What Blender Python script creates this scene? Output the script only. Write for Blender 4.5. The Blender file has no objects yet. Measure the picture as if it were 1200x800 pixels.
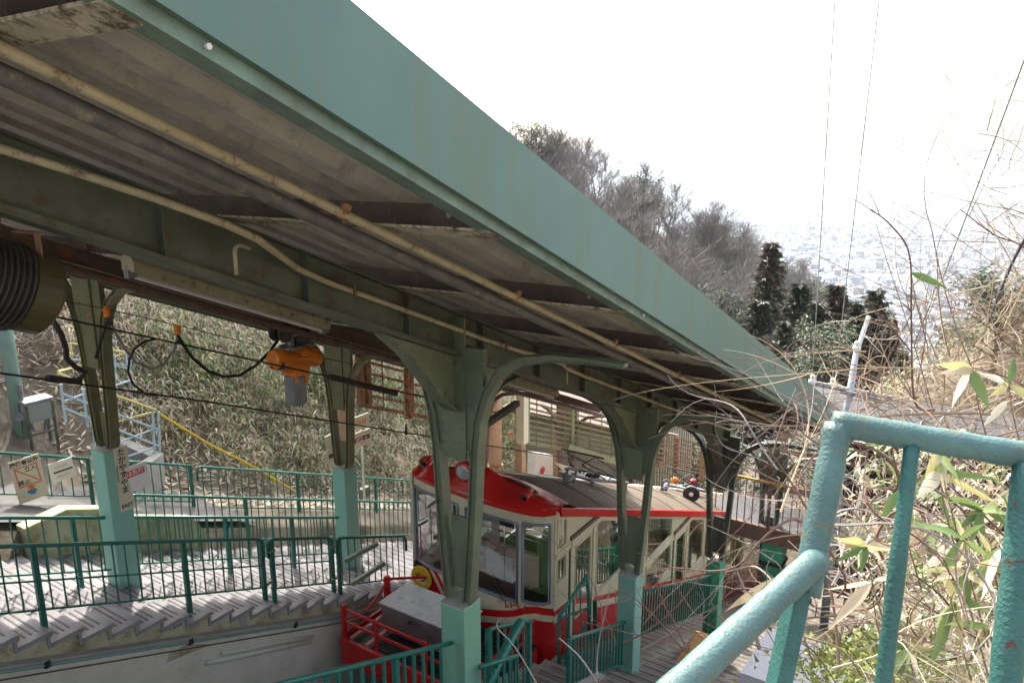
import bpy, math, random
import numpy as np
from mathutils import Vector, Matrix, noise

# ------------------------------------------------------------------ camera, sky, sun, exposure
SC = bpy.context.scene
PITCH = math.radians(13.3); YAW = math.radians(32.9); FPX = 900.0
cam = bpy.data.cameras.new('camera'); camo = bpy.data.objects.new('camera', cam)
SC.collection.objects.link(camo); SC.camera = camo
cam.sensor_width = 36; cam.lens = 27; cam.clip_start = 0.05; cam.clip_end = 120000
camo.location = (0, 0, 0); camo.rotation_euler = (math.pi/2-PITCH, 0, YAW)
SUN_AZ = math.radians(-52); SUN_EL = math.radians(43)      # clockwise from +Y (down the track)
w = bpy.data.worlds.new('World'); SC.world = w; w.use_nodes = True
nt = w.node_tree; bg = nt.nodes['Background']
sky = nt.nodes.new('ShaderNodeTexSky'); sky.sky_type = 'NISHITA'; sky.sun_disc = False
sky.sun_elevation = SUN_EL; sky.sun_rotation = SUN_AZ
sky.air_density = 1.0; sky.dust_density = 6.0; sky.ozone_density = 1.0; sky.altitude = 400
hs = nt.nodes.new('ShaderNodeHueSaturation'); hs.inputs['Saturation'].default_value = 0.55
nt.links.new(sky.outputs[0], hs.inputs['Color']); nt.links.new(hs.outputs[0], bg.inputs[0])
bg.inputs[1].default_value = 0.15
sl = bpy.data.lights.new('sun', 'SUN'); sl.energy = 2.0; sl.angle = math.radians(0.8); sl.color = (1, .94, .84)
so = bpy.data.objects.new('sun', sl); SC.collection.objects.link(so)
sd = Vector((math.sin(SUN_AZ)*math.cos(SUN_EL), math.cos(SUN_AZ)*math.cos(SUN_EL), math.sin(SUN_EL)))
so.rotation_euler = sd.to_track_quat('Z', 'Y').to_euler()
SC.view_settings.view_transform = 'Standard'; SC.view_settings.look = 'None'
SC.view_settings.exposure = 2.05; SC.view_settings.gamma = 1
SC.cycles.max_bounces = 6; SC.cycles.transparent_max_bounces = 16
SC.cycles.volume_bounces = 1; SC.cycles.volume_step_rate = 5
HAZE_DENSITY = 0.00009

# ------------------------------------------------------------------ coordinates
S = 0.4129                                   # the track drops S metres per metre of +Y
RX = Vector((math.cos(YAW), math.sin(YAW), 0)); HD = Vector((-math.sin(YAW), math.cos(YAW), 0)); ZZ = Vector((0, 0, 1))
FW = HD*math.cos(PITCH)-ZZ*math.sin(PITCH); UP = ZZ*math.cos(PITCH)+HD*math.sin(PITCH)
def ray(X, Y): return RX*(X-600)+UP*(400-Y)+FW*FPX
def px(X, Y, x): r = ray(X, Y); return r*(x/r.x)
def py(X, Y, y): r = ray(X, Y); return r*(y/r.y)
def pq(X, Y, q): r = ray(X, Y); return r*(q/(r.z+S*r.y))
def pd(X, Y, d): return ray(X, Y)*(d/FPX)
def V(x, y, q): return Vector((x, y, q-S*y))     # q = height above the slope plane through the camera
R = random.Random(7)

# ------------------------------------------------------------------ materials
MATS = {}
def mat(name, col, rough=.6, metal=0., var=.18, scale=3., dirt=None, damt=.0, dscale=4., bump=.0, bscale=40., spec=.5, streak=False, dstr=.12):
    if name in MATS: return MATS[name]
    m = bpy.data.materials.new(name); m.use_nodes = True; n = m.node_tree.nodes; l = m.node_tree.links
    b = n['Principled BSDF']; b.inputs['Roughness'].default_value = rough; b.inputs['Metallic'].default_value = metal
    b.inputs['Specular IOR Level'].default_value = spec
    tc = n.new('ShaderNodeTexCoord'); co = tc.outputs['Object']
    nz = n.new('ShaderNodeTexNoise'); nz.inputs['Scale'].default_value = scale; nz.inputs['Detail'].default_value = 6
    nz.inputs['Roughness'].default_value = .65; l.new(co, nz.inputs['Vector'])
    mr = n.new('ShaderNodeMapRange'); mr.inputs[1].default_value = .3; mr.inputs[2].default_value = .7
    mr.inputs[3].default_value = 1-var; mr.inputs[4].default_value = 1+var; l.new(nz.outputs[0], mr.inputs[0])
    mx = n.new('ShaderNodeMix'); mx.data_type = 'RGBA'; mx.blend_type = 'MULTIPLY'; mx.inputs[0].default_value = 1
    mx.inputs[6].default_value = (*col, 1); l.new(mr.outputs[0], mx.inputs[7]); out = mx.outputs[2]
    if dirt:
        n2 = n.new('ShaderNodeTexNoise'); n2.inputs['Scale'].default_value = dscale; n2.inputs['Detail'].default_value = 8
        n2.inputs['Roughness'].default_value = .7
        if streak:
            mp = n.new('ShaderNodeMapping'); mp.inputs['Scale'].default_value = (1, 1, .12); l.new(co, mp.inputs[0]); l.new(mp.outputs[0], n2.inputs['Vector'])
        else: l.new(co, n2.inputs['Vector'])
        m2 = n.new('ShaderNodeMapRange'); m2.inputs[1].default_value = .62-damt*.35; m2.inputs[2].default_value = .62-damt*.35+dstr
        l.new(n2.outputs[0], m2.inputs[0])
        x2 = n.new('ShaderNodeMix'); x2.data_type = 'RGBA'; x2.inputs[7].default_value = (*dirt, 1)
        l.new(m2.outputs[0], x2.inputs[0]); l.new(out, x2.inputs[6]); out = x2.outputs[2]
    l.new(out, b.inputs['Base Color'])
    if bump:
        n3 = n.new('ShaderNodeTexNoise'); n3.inputs['Scale'].default_value = bscale; n3.inputs['Detail'].default_value = 4; l.new(co, n3.inputs['Vector'])
        bp = n.new('ShaderNodeBump'); bp.inputs['Strength'].default_value = bump; bp.inputs['Distance'].default_value = .02
        l.new(n3.outputs[0], bp.inputs['Height']); l.new(bp.outputs[0], b.inputs['Normal'])
    MATS[name] = m; return m
def leafmat(name, col, trans=.35, var=.3, rough=.55):
    m = bpy.data.materials.new(name); m.use_nodes = True; n = m.node_tree.nodes; l = m.node_tree.links
    n.remove(n['Principled BSDF']); o = n['Material Output']
    d = n.new('ShaderNodeBsdfPrincipled'); d.inputs['Roughness'].default_value = rough; t = n.new('ShaderNodeBsdfTranslucent')
    g = n.new('ShaderNodeNewGeometry'); nz = n.new('ShaderNodeTexNoise'); nz.inputs['Scale'].default_value = 1.3; nz.inputs['Detail'].default_value = 3
    l.new(g.outputs['Position'], nz.inputs['Vector'])
    mr = n.new('ShaderNodeMapRange'); mr.inputs[1].default_value = .3; mr.inputs[2].default_value = .7; mr.inputs[3].default_value = 1-var; mr.inputs[4].default_value = 1+var
    l.new(nz.outputs[0], mr.inputs[0])
    mx = n.new('ShaderNodeMix'); mx.data_type = 'RGBA'; mx.blend_type = 'MULTIPLY'; mx.inputs[0].default_value = 1; mx.inputs[6].default_value = (*col, 1)
    l.new(mr.outputs[0], mx.inputs[7]); l.new(mx.outputs[2], d.inputs['Base Color']); l.new(mx.outputs[2], t.inputs[0])
    s = n.new('ShaderNodeMixShader'); s.inputs[0].default_value = trans; l.new(d.outputs[0], s.inputs[1]); l.new(t.outputs[0], s.inputs[2]); l.new(s.outputs[0], o.inputs[0])
    MATS[name] = m; return m
def glassmat(name, tint=(.92, .96, .95), refl=.5):
    m = bpy.data.materials.new(name); m.use_nodes = True; n = m.node_tree.nodes; l = m.node_tree.links
    n.remove(n['Principled BSDF']); o = n['Material Output']
    t = n.new('ShaderNodeBsdfTransparent'); t.inputs[0].default_value = (*tint, 1)
    g = n.new('ShaderNodeBsdfGlossy'); g.inputs['Roughness'].default_value = .03
    f = n.new('ShaderNodeFresnel'); f.inputs[0].default_value = 1.5
    mu = n.new('ShaderNodeMath'); mu.operation = 'MULTIPLY'; mu.inputs[1].default_value = refl*2; l.new(f.outputs[0], mu.inputs[0]); mu.use_clamp = True
    s = n.new('ShaderNodeMixShader'); l.new(mu.outputs[0], s.inputs[0]); l.new(t.outputs[0], s.inputs[1]); l.new(g.outputs[0], s.inputs[2]); l.new(s.outputs[0], o.inputs[0])
    MATS[name] = m; return m
RUST = (.16, .065, .03); GRIME = (.045, .04, .03)
fasc = mat('fascia_paint', (.095, .18, .152), .5, var=.14, scale=.8, dirt=(.12, .155, .095), damt=.38, dscale=5, streak=True, dstr=.25, bump=.05, bscale=3)
fasc2 = mat('fascia_lip_paint', (.13, .20, .155), .5, var=.3, scale=6, dirt=(.10, .11, .07), damt=.35, dscale=7, bump=.1, dstr=.3)
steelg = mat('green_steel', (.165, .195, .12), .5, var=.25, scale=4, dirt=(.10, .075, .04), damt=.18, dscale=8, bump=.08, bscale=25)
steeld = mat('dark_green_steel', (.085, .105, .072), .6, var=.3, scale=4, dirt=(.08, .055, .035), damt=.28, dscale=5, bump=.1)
olive = mat('olive_steel', (.13, .14, .07), .5, var=.25, scale=5, dirt=(.2, .13, .05), damt=.3, dscale=7, bump=.08)
rustst = mat('rusty_brown_steel', (.12, .075, .055), .7, var=.35, scale=6, dirt=(.22, .09, .035), damt=.25, dscale=9, bump=.15)
rustor = mat('rusty_orange_steel', (.36, .19, .1), .75, var=.3, scale=8, dirt=(.13, .06, .03), damt=.35, dscale=10, bump=.1)
panelm = mat('grimy_roof_sheet', (.46, .435, .39), .85, var=.2, scale=3, dirt=(.29, .265, .23), damt=.3, dscale=9, bump=.35, bscale=60, dstr=.2)
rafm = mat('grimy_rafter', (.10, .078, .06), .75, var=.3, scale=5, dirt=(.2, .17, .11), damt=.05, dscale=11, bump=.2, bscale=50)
raff = mat('lit_cream_flaking_flange', (.48, .43, .32), .7, var=.3, scale=7, dirt=(.09, .06, .04), damt=.35, dscale=16, bump=.2)
creamp = mat('cream_pipe_paint', (.42, .37, .24), .5, var=.2, scale=7, dirt=(.12, .08, .045), damt=.2, dscale=12, bump=.05)
greyp = mat('flaking_grey_paint', (.12, .12, .115), .65, var=.35, scale=8, dirt=(.27, .24, .17), damt=.18, dscale=14, bump=.15)
teal = mat('fence_green_paint', (.022, .18, .135), .4, var=.15, scale=6, dirt=(.03, .09, .06), damt=.06, dscale=9)
teal2 = mat('fence_dark_green_paint', (.012, .12, .085), .4, var=.2, scale=6, dirt=(.05, .09, .06), damt=.12, dscale=9)
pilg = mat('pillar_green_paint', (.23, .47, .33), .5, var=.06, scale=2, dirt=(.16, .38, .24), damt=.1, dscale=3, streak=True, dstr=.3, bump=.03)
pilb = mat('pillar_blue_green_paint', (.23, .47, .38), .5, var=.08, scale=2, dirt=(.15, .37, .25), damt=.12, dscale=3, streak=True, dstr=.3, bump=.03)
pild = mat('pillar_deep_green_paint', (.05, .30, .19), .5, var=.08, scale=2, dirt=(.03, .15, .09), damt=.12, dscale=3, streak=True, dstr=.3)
conc = mat('concrete', (.33, .32, .29), .85, var=.15, scale=3, dirt=(.17, .155, .12), damt=.2, dscale=5, bump=.15, bscale=50, dstr=.25)
tread = mat('pale_tread_concrete', (.25, .242, .25), .8, var=.22, scale=1.6, dirt=(.15, .135, .115), damt=.42, dscale=2.6, bump=.1, bscale=60, dstr=.3)
treadr = mat('worn_brown_tread_concrete', (.25, .22, .18), .85, var=.22, scale=2.5, dirt=(.11, .08, .05), damt=.3, dscale=4, bump=.15, bscale=50, dstr=.25)
grip = mat('dark_grip_strip', (.12, .11, .108), .8, var=.3, scale=9)
mossw = mat('mossy_concrete', (.42, .39, .26), .9, var=.2, scale=3, dirt=(.19, .15, .06), damt=.42, dscale=3.5, bump=.25, bscale=30, dstr=.2)
pitw = mat('pale_pit_wall', (.6, .58, .49), .85, var=.12, scale=2, dirt=(.30, .27, .19), damt=.16, dscale=2.2, bump=.1, bscale=40, dstr=.3)
asph = mat('asphalt', (.10, .095, .09), .9, var=.25, scale=1.5, dirt=(.17, .16, .15), damt=.22, dscale=3, bump=.3, bscale=60, dstr=.2)
soil = mat('leaf_litter_soil', (.135, .11, .08), .95, var=.4, scale=1.2, dirt=(.10, .075, .05), damt=.35, dscale=2.5, bump=.6, bscale=14, dstr=.2)
carc = mat('car_cream_paint', (.62, .56, .38), .3, var=.05, scale=1.5, dirt=(.38, .34, .22), damt=.06, dscale=3, dstr=.4)
carr = mat('car_red_paint', (.55, .018, .016), .22, var=.08, scale=2)
cagr = mat('cage_red_paint', (.52, .02, .018), .4, var=.15, scale=5, dirt=(.2, .03, .02), damt=.1, dscale=9)
roofb = mat('sooty_shaded_roof_paint', (.12, .088, .058), .9, var=.3, scale=2, dirt=(.09, .07, .05), damt=.3, dscale=4, bump=.1, dstr=.35)
roofw = mat('lit_car_roof_paint', (.62, .57, .46), .6, var=.15, scale=2, dirt=(.3, .25, .17), damt=.2, dscale=3, bump=.1, dstr=.35)
steelm = mat('stainless_steel', (.42, .42, .41), .35, metal=.85, var=.15, scale=5, dirt=(.2, .19, .17), damt=.25, dscale=7, dstr=.3)
greym = mat('grey_metal', (.22, .23, .24), .5, metal=.3, var=.2, scale=6, dirt=(.1, .08, .06), damt=.2, dscale=9)
darkm = mat('dark_iron', (.03, .028, .026), .6, var=.4, scale=8, dirt=(.07, .04, .025), damt=.2, dscale=10)
blackr = mat('black_rubber', (.012, .012, .014), .6, var=.2)
blackg = mat('glossy_black_lens', (.008, .008, .01), .06, var=.05)
lensg = mat('pale_headlight_lens', (.42, .44, .45), .12, metal=.3, var=.1)
sealb = mat('blue_grey_window_seal', (.2, .24, .29), .35, metal=.4, var=.1)
seatg = mat('green_seat_moquette', (.17, .27, .10), .9, var=.15, scale=30)
seato = mat('ochre_seat_base', (.45, .24, .05), .6, var=.15, scale=8)
floorc = mat('car_interior_panel', (.55, .44, .30), .6, var=.1)
chrome = mat('chrome_rail', (.6, .6, .6), .2, metal=1, var=.05)
orange = mat('hoist_orange_paint', (.72, .2, .012), .4, var=.12, scale=7, dirt=(.25, .08, .02), damt=.12, dscale=12)
whitep = mat('white_paint', (.72, .71, .68), .5, var=.06, scale=4, dirt=(.5, .46, .38), damt=.1, dscale=6, dstr=.3)
creams = mat('cream_sign_board', (.62, .58, .44), .5, var=.07, scale=5)
inkb = mat('black_print', (.02, .02, .02), .6, var=.05)
inkr = mat('red_print', (.6, .03, .03), .5, var=.05)
inkp = mat('faded_red_print', (.62, .2, .15), .5, var=.05)
inkn = mat('brown_print', (.12, .06, .04), .5, var=.05)
yelld = mat('dull_ochre_paint', (.34, .20, .035), .6, var=.25, scale=4)
yellow = mat('yellow_paint', (.72, .5, .03), .45, var=.12, scale=6, dirt=(.35, .24, .05), damt=.1, dscale=9)
yellowp = mat('pale_yellow_paint', (.66, .56, .22), .6, var=.15, scale=6, dirt=(.3, .27, .15), damt=.2, dscale=7)
bluep = mat('pale_blue_scaffold_paint', (.42, .56, .62), .5, var=.12, scale=6, dirt=(.3, .2, .12), damt=.1, dscale=10)
polem = mat('pale_green_pole_paint', (.2, .31, .26), .6, var=.2, scale=3, dirt=(.14, .16, .08), damt=.35, dscale=3, dstr=.3)
drumb = mat('dark_drum_sheet', (.04, .034, .03), .6, var=.25, scale=8, dirt=(.07, .05, .03), damt=.2)
drumo = mat('olive_drum_cap', (.07, .062, .025), .55, var=.2, scale=5)
railp = mat('old_turquoise_rail_paint', (.078, .158, .148), .5, var=.25, scale=9, dirt=(.12, .13, .08), damt=.2, dscale=26, bump=.22, bscale=150, dstr=.1)
railq = mat('blistered_turquoise_rail_paint', (.033, .125, .108), .5, var=.25, scale=12, dirt=(.10, .045, .03), damt=.0, dscale=22, bump=.28, bscale=120, dstr=.03)
bark = mat('bare_grey_bark', (.205, .185, .17), .9, var=.2, scale=.7)
barkd = mat('brown_bark', (.12, .085, .06), .9, var=.3, scale=2)
tan = mat('dry_tan_twig', (.26, .185, .12), .9, var=.25, scale=2)
twigp = mat('pale_twig', (.34, .29, .26), .85, var=.25, scale=5)
twigb = mat('red_brown_twig', (.17, .095, .07), .85, var=.3, scale=5)
wood = mat('weathered_wood', (.30, .19, .11), .8, var=.25, scale=6, dirt=(.16, .09, .05), damt=.25, dscale=8)
glass = glassmat('window_glass', refl=.28); acryl = glassmat('frosted_panel', (.8, .84, .82), .6)
lf_g = leafmat('bamboo_leaf_green', (.17, .24, .08)); lf_y = leafmat('bamboo_leaf_yellow', (.42, .39, .18)); lf_s = leafmat('dry_straw_leaf', (.58, .47, .31), .3)
lf_b = leafmat('withered_brown_leaf', (.32, .22, .15), .25); lf_w = leafmat('bleached_leaf', (.66, .61, .48), .3); lf_d = leafmat('dark_evergreen_leaf', (.045, .075, .03), .2)
lf_m = leafmat('mid_green_leaf', (.12, .20, .06), .35); lf_c = leafmat('cedar_foliage', (.05, .065, .035), .15); lf_r = leafmat('reddish_cedar_foliage', (.10, .065, .04), .15)

# ------------------------------------------------------------------ mesh builder
COL = SC.collection
def orig(o):
    p = Vector((0, 0, 0))
    while o is not None: p += o.location; o = o.parent
    return p
def tag(o, label=None, cat=None, group=None, kind=None):
    if label: o['label'] = label
    if cat: o['category'] = cat
    if group: o['group'] = group
    if kind: o['kind'] = kind
    return o
def empty(name, loc, label=None, cat=None, group=None):
    o = bpy.data.objects.new(name, None); COL.objects.link(o); o.location = loc; o.empty_display_size = .2
    return tag(o, label, cat, group)
class MB:
    def __init__(s): s.v = []; s.f = []; s.m = []; s.cm = 0
    def add(s, vs, fs):
        b = len(s.v); s.v.extend([tuple(v) for v in vs]); s.f.extend([tuple(b+i for i in f) for f in fs]); s.m.extend([s.cm]*len(fs)); return s
    def hexa(s, p):    # 8 points: bottom 0-3 ccw, top 4-7
        return s.add(p, [(3, 2, 1, 0), (4, 5, 6, 7), (0, 1, 5, 4), (1, 2, 6, 5), (2, 3, 7, 6), (3, 0, 4, 7)])
    def box(s, x0, x1, y0, y1, z0, z1):
        return s.hexa([(x0, y0, z0), (x1, y0, z0), (x1, y1, z0), (x0, y1, z0), (x0, y0, z1), (x1, y0, z1), (x1, y1, z1), (x0, y1, z1)])
    def sbox(s, x0, x1, y0, y1, q0, q1):   # box sheared along the slope
        return s.hexa([V(x0, y0, q0), V(x1, y0, q0), V(x1, y1, q0), V(x0, y1, q0), V(x0, y0, q1), V(x1, y0, q1), V(x1, y1, q1), V(x0, y1, q1)])
    def bar(s, a, b, w, h, up=ZZ):
        a = Vector(a); b = Vector(b); d = (b-a).normalized(); sd = d.cross(up)
        if sd.length < 1e-4: sd = d.cross(Vector((1, 0, 0)))
        sd.normalize(); u = sd.cross(d).normalized(); sd = sd*w/2; u = u*h/2
        return s.hexa([a-sd-u, a+sd-u, b+sd-u, b-sd-u, a-sd+u, a+sd+u, b+sd+u, b-sd+u])
    def ext(s, poly, vec):      # extrude a planar polygon
        n = len(poly); vec = Vector(vec); p = [Vector(q) for q in poly]
        return s.add(p+[q+vec for q in p], [tuple(range(n))[::-1], tuple(range(n, 2*n))]+[(i, (i+1) % n, n+(i+1) % n, n+i) for i in range(n)])
    def path(s, pts, r, n=8, caps=True):
        pts = [Vector(p) for p in pts]; k = len(pts); rs = r if isinstance(r, (list, tuple)) else [r]*k
        t0 = (pts[1]-pts[0]).normalized(); a = t0.cross(ZZ)
        if a.length < .05: a = t0.cross(Vector((1, 0, 0)))
        a.normalize(); vs = []
        for i in range(k):
            t = (pts[min(i+1, k-1)]-pts[max(i-1, 0)])
            if t.length < 1e-9: t = t0
            t.normalize(); a = (a-t*a.dot(t))
            if a.length < 1e-6: a = t.orthogonal()
            a.normalize(); b = t.cross(a)
            for j in range(n):
                an = 2*math.pi*j/n; vs.append(pts[i]+(a*math.cos(an)+b*math.sin(an))*rs[i])
        fs = [(i*n+j, i*n+(j+1) % n, (i+1)*n+(j+1) % n, (i+1)*n+j) for i in range(k-1) for j in range(n)]
        if caps: fs += [tuple(range(n))[::-1], tuple(range((k-1)*n, k*n))]
        return s.add(vs, fs)
    def tube(s, a, b, r, n=8, r1=None): return s.path([a, b], [r, r if r1 is None else r1], n)
    def ball(s, c, rx, ry, rz, n=12, m=8):
        c = Vector(c); vs = []; fs = []
        for i in range(m+1):
            th = math.pi*i/m
            for j in range(n):
                ph = 2*math.pi*j/n; vs.append(c+Vector((rx*math.sin(th)*math.cos(ph), ry*math.sin(th)*math.sin(ph), rz*math.cos(th))))
        for i in range(m):
            for j in range(n): fs.append((i*n+j, (i+1)*n+j, (i+1)*n+(j+1) % n, i*n+(j+1) % n))
        return s.add(vs, fs)
    def grid(s, rows):          # list of rows of points
        n = len(rows[0]); k = len(rows)
        return s.add([p for r in rows for p in r], [(i*n+j, i*n+j+1, (i+1)*n+j+1, (i+1)*n+j) for i in range(k-1) for j in range(n-1)])
    def build(s, name, mats, parent=None, smooth=False, origin=None, bevel=0):
        if not isinstance(mats, (list, tuple)): mats = [mats]
        o0 = orig(parent) if parent is not None else None
        if parent is None:
            if origin is None:
                a = np.array(s.v); origin = Vector(((a[:, 0].min()+a[:, 0].max())/2, (a[:, 1].min()+a[:, 1].max())/2, a[:, 2].min()))
            o0 = Vector(origin)
        me = bpy.data.meshes.new(name)
        a = np.array(s.v, dtype=float)-np.array(o0[:]); me.from_pydata(a.tolist(), [], s.f)
        for m in mats: me.materials.append(m)
        if len(mats) > 1: me.polygons.foreach_set('material_index', s.m)
        if smooth: me.polygons.foreach_set('use_smooth', [True]*len(s.f))
        me.update(); o = bpy.data.objects.new(name, me); COL.objects.link(o)
        if parent is None: o.location = o0
        else: o.parent = parent
        if bevel:
            b = o.modifiers.new('bevel', 'BEVEL'); b.width = bevel; b.segments = 2; b.limit_method = 'ANGLE'
        return o
def copy_tree(o, delta=None, parent=None):
    c = o.copy(); COL.objects.link(c)
    if parent is not None: c.parent = parent
    if delta is not None: c.location = o.location+Vector(delta)
    for ch in [k for k in bpy.data.objects if k.parent == o]: copy_tree(ch, None, c)
    return c
def copies(o, deltas, parent): # shared-mesh copies of a part
    for d in deltas:
        c = o.copy(); COL.objects.link(c); c.parent = parent; c.location = o.location+Vector(d)
def text(mb, body, size, pos, right, up, off=.002, bold=0):
    cu = bpy.data.curves.new('lettering', 'FONT'); cu.body = body; cu.size = size; cu.align_x = 'CENTER'; cu.align_y = 'CENTER'
    cu.resolution_u = 2; cu.extrude = .0015; cu.offset = bold
    o = bpy.data.objects.new('lettering', cu); COL.objects.link(o)
    dg = bpy.context.evaluated_depsgraph_get(); me = o.evaluated_get(dg).to_mesh()
    r = Vector(right).normalized(); u = Vector(up).normalized(); nn = r.cross(u); p = Vector(pos)+nn*off
    mb.add([p+r*v.co.x+u*v.co.y+nn*v.co.z for v in me.vertices], [tuple(f.vertices) for f in me.polygons])
    o.evaluated_get(dg).to_mesh_clear(); bpy.data.objects.remove(o); bpy.data.curves.remove(cu)
def arc(c, r, a0, a1, n, ax, ay):
    c = Vector(c); return [c+Vector(ax)*(r*math.cos(a0+(a1-a0)*i/n))+Vector(ay)*(r*math.sin(a0+(a1-a0)*i/n)) for i in range(n+1)]

# ------------------------------------------------------------------ terrain
TREEH = 8.0
def crest(lst): return [pd(X, Y, d)-ZZ*TREEH for X, Y, d in lst]
CR_L = crest([(380, 100, 62), (500, 130, 75), (600, 148, 90), (700, 170, 108), (780, 226, 125), (850, 278, 140), (905, 335, 155), (960, 390, 165), (1050, 470, 175)])
CR_R = crest([(1330, 120, 34), (1240, 230, 42), (1190, 320, 50), (1150, 390, 58), (1118, 440, 66), (1090, 500, 75)])
BQ = [(-400, 60), (-60, 24), (-40, 15), (-28, 8.2), (-20, 3.0), (-15.5, .1), (-13, -2.2), (-12, -2.72), (-9.75, -2.8), (-9.6, -3.6), (-7.35, -3.7), (-7.2, -4.9), (-4.3, -4.9), (-4.2, -3.7), (-2.2, -3.6), (-1.3, -3.3), (-.9, -1.75), (1.6, -1.65), (3, -1.0), (8, 1.0), (20, 5), (60, 14), (400, 40)]
def lerp(t, x):
    if x <= t[0][0]: return t[0][1]
    for (a, b), (c, d) in zip(t, t[1:]):
        if x <= c: return b+(d-b)*(x-a)/(c-a)
    return t[-1][1]
def ridge(cr, x, y, k):
    best = -1e9
    for a, b in zip(cr, cr[1:]):
        dx, dy = b.x-a.x, b.y-a.y; t = max(0, min(1, ((x-a.x)*dx+(y-a.y)*dy)/(dx*dx+dy*dy)))
        best = max(best, a.z+(b.z-a.z)*t-k*math.hypot(x-a.x-dx*t, y-a.y-dy*t))
    return best
def ground(x, y):
    yy = max(y, -8)
    q = lerp(BQ, x)
    if y > 26: t = min(1, (y-26)/30); q = q*(1-t)+(max(-8, min(q, 6)) if x < -13 or x > 3 else -4)*t
    z = q-S*yy
    if y > 14: z = max(z, ridge(CR_L, x, y, .62), ridge(CR_R, x, y, .7))
    n = noise.noise(Vector((x*.12, y*.12, 0)))*.9+noise.noise(Vector((x*.6, y*.6, 3)))*.25
    if x < -13: z += n*min(1, (-13-x)/4)
    if x > 2: z += n*min(1, (x-2)/3)*.6
    if y > 45: z += n*2
    return max(z, -429.5)
xs = sorted(set([a for a, _ in BQ if -60 <= a <= 60]+[x for x in np.arange(-60, 60, 1.5)]+[-380, -320, -270, -220, -180, -150, -130, -110, -95, -80, -70, 70, 80, 95, 110, 130, 160, 200, 260, 380]))
ys = list(np.arange(-8, 50, 1.25))+list(np.arange(50, 130, 3))+list(np.arange(130, 260, 8))+list(np.arange(260, 1101, 40))
mb = MB(); mb.grid([[(x, y, ground(x, y)) for x in xs] for y in ys])
tag(mb.build('ground', soil, smooth=True, origin=(0, 0, 0)), kind='structure')
# city plain
pm_ = bpy.data.materials.new('city_ground'); pm_.use_nodes = True; n = pm_.node_tree.nodes; l = pm_.node_tree.links; b = n['Principled BSDF']; b.inputs['Roughness'].default_value = .9
g = n.new('ShaderNodeNewGeometry'); vo = n.new('ShaderNodeTexVoronoi'); vo.inputs['Scale'].default_value = .02; l.new(g.outputs['Position'], vo.inputs['Vector'])
cr = n.new('ShaderNodeValToRGB'); cr.color_ramp.interpolation = 'CONSTANT'
for p, c in ((0, (.13, .13, .13)), (.3, (.07, .085, .055)), (.5, (.17, .17, .17)), (.7, (.10, .09, .07)), (.85, (.05, .065, .04))):
    e = cr.color_ramp.elements.new(p) if p else cr.color_ramp.elements[0]; e.color = (*c, 1)
sep = n.new('ShaderNodeSeparateColor'); l.new(vo.outputs['Color'], sep.inputs[0]); l.new(sep.outputs[0], cr.inputs[0]); l.new(cr.outputs[0], b.inputs['Base Color'])
mb = MB(); mb.add([(-29000, -29000, -430), (29000, -29000, -430), (29000, 29000, -430), (-29000, 29000, -430)], [(0, 1, 2, 3)])
tag(mb.build('plain', pm_, origin=(0, 0, -430)), kind='structure')
def cubes(cs, name, mats, **k):          # cs: x,y,z,sx,sy,sz,rot,mat
    a = np.array(cs); N = len(a); u = np.array([[-1, -1, 0], [1, -1, 0], [1, 1, 0], [-1, 1, 0], [-1, -1, 1], [1, -1, 1], [1, 1, 1], [-1, 1, 1]], float)
    p = u[None]*np.stack([a[:, 3]/2, a[:, 4]/2, a[:, 5]], 1)[:, None]; c, s_ = np.cos(a[:, 6])[:, None], np.sin(a[:, 6])[:, None]
    q = np.stack([p[..., 0]*c-p[..., 1]*s_, p[..., 0]*s_+p[..., 1]*c, p[..., 2]], -1)+a[:, None, :3]
    f = np.array([[4, 5, 6, 7], [0, 1, 5, 4], [1, 2, 6, 5], [2, 3, 7, 6], [3, 0, 4, 7]]); F = (f[None]+8*np.arange(N)[:, None, None]).reshape(-1, 4)
    me = bpy.data.meshes.new(name); me.from_pydata(q.reshape(-1, 3).tolist(), [], F.tolist())
    for m in mats: me.materials.append(m)
    me.polygons.foreach_set('material_index', np.repeat(a[:, 7].astype(int), 5)); me.update()
    o = bpy.data.objects.new(name, me); COL.objects.link(o); return tag(o, **k)
nr = np.random.RandomState(5); cs = []
for i in range(46000):
    d = 1250*(1+nr.rand()*6.5*nr.rand()**.6+.0); X = 780+nr.rand()*440
    r_ = RX*((X-600)/FPX)*d+HD*d; big = nr.rand() < .05
    s1, s2 = (nr.uniform(14, 32, 2) if big else nr.uniform(6, 13, 2)); h = nr.uniform(12, 34) if big else nr.uniform(5, 10)
    if noise.noise(Vector((r_.x*.0016, r_.y*.0016, 9))) > .28: continue
    cs.append((r_.x, r_.y, -430, s1, s2, h, nr.choice([.3, .3, 1.2, nr.rand()*3]), nr.choice(5, p=[.38, .2, .16, .14, .12])))
CM = [mat('city_white', (.5, .5, .5), .8), mat('city_grey', (.2, .21, .22), .8), mat('city_slate_blue', (.10, .13, .18), .7), mat('city_brown_roof', (.12, .08, .06), .8), mat('city_dark', (.04, .04, .05), .8)]
cubes(cs, 'distant_city', CM, kind='stuff', label='dense pale town spread over the hazy plain far below')

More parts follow.
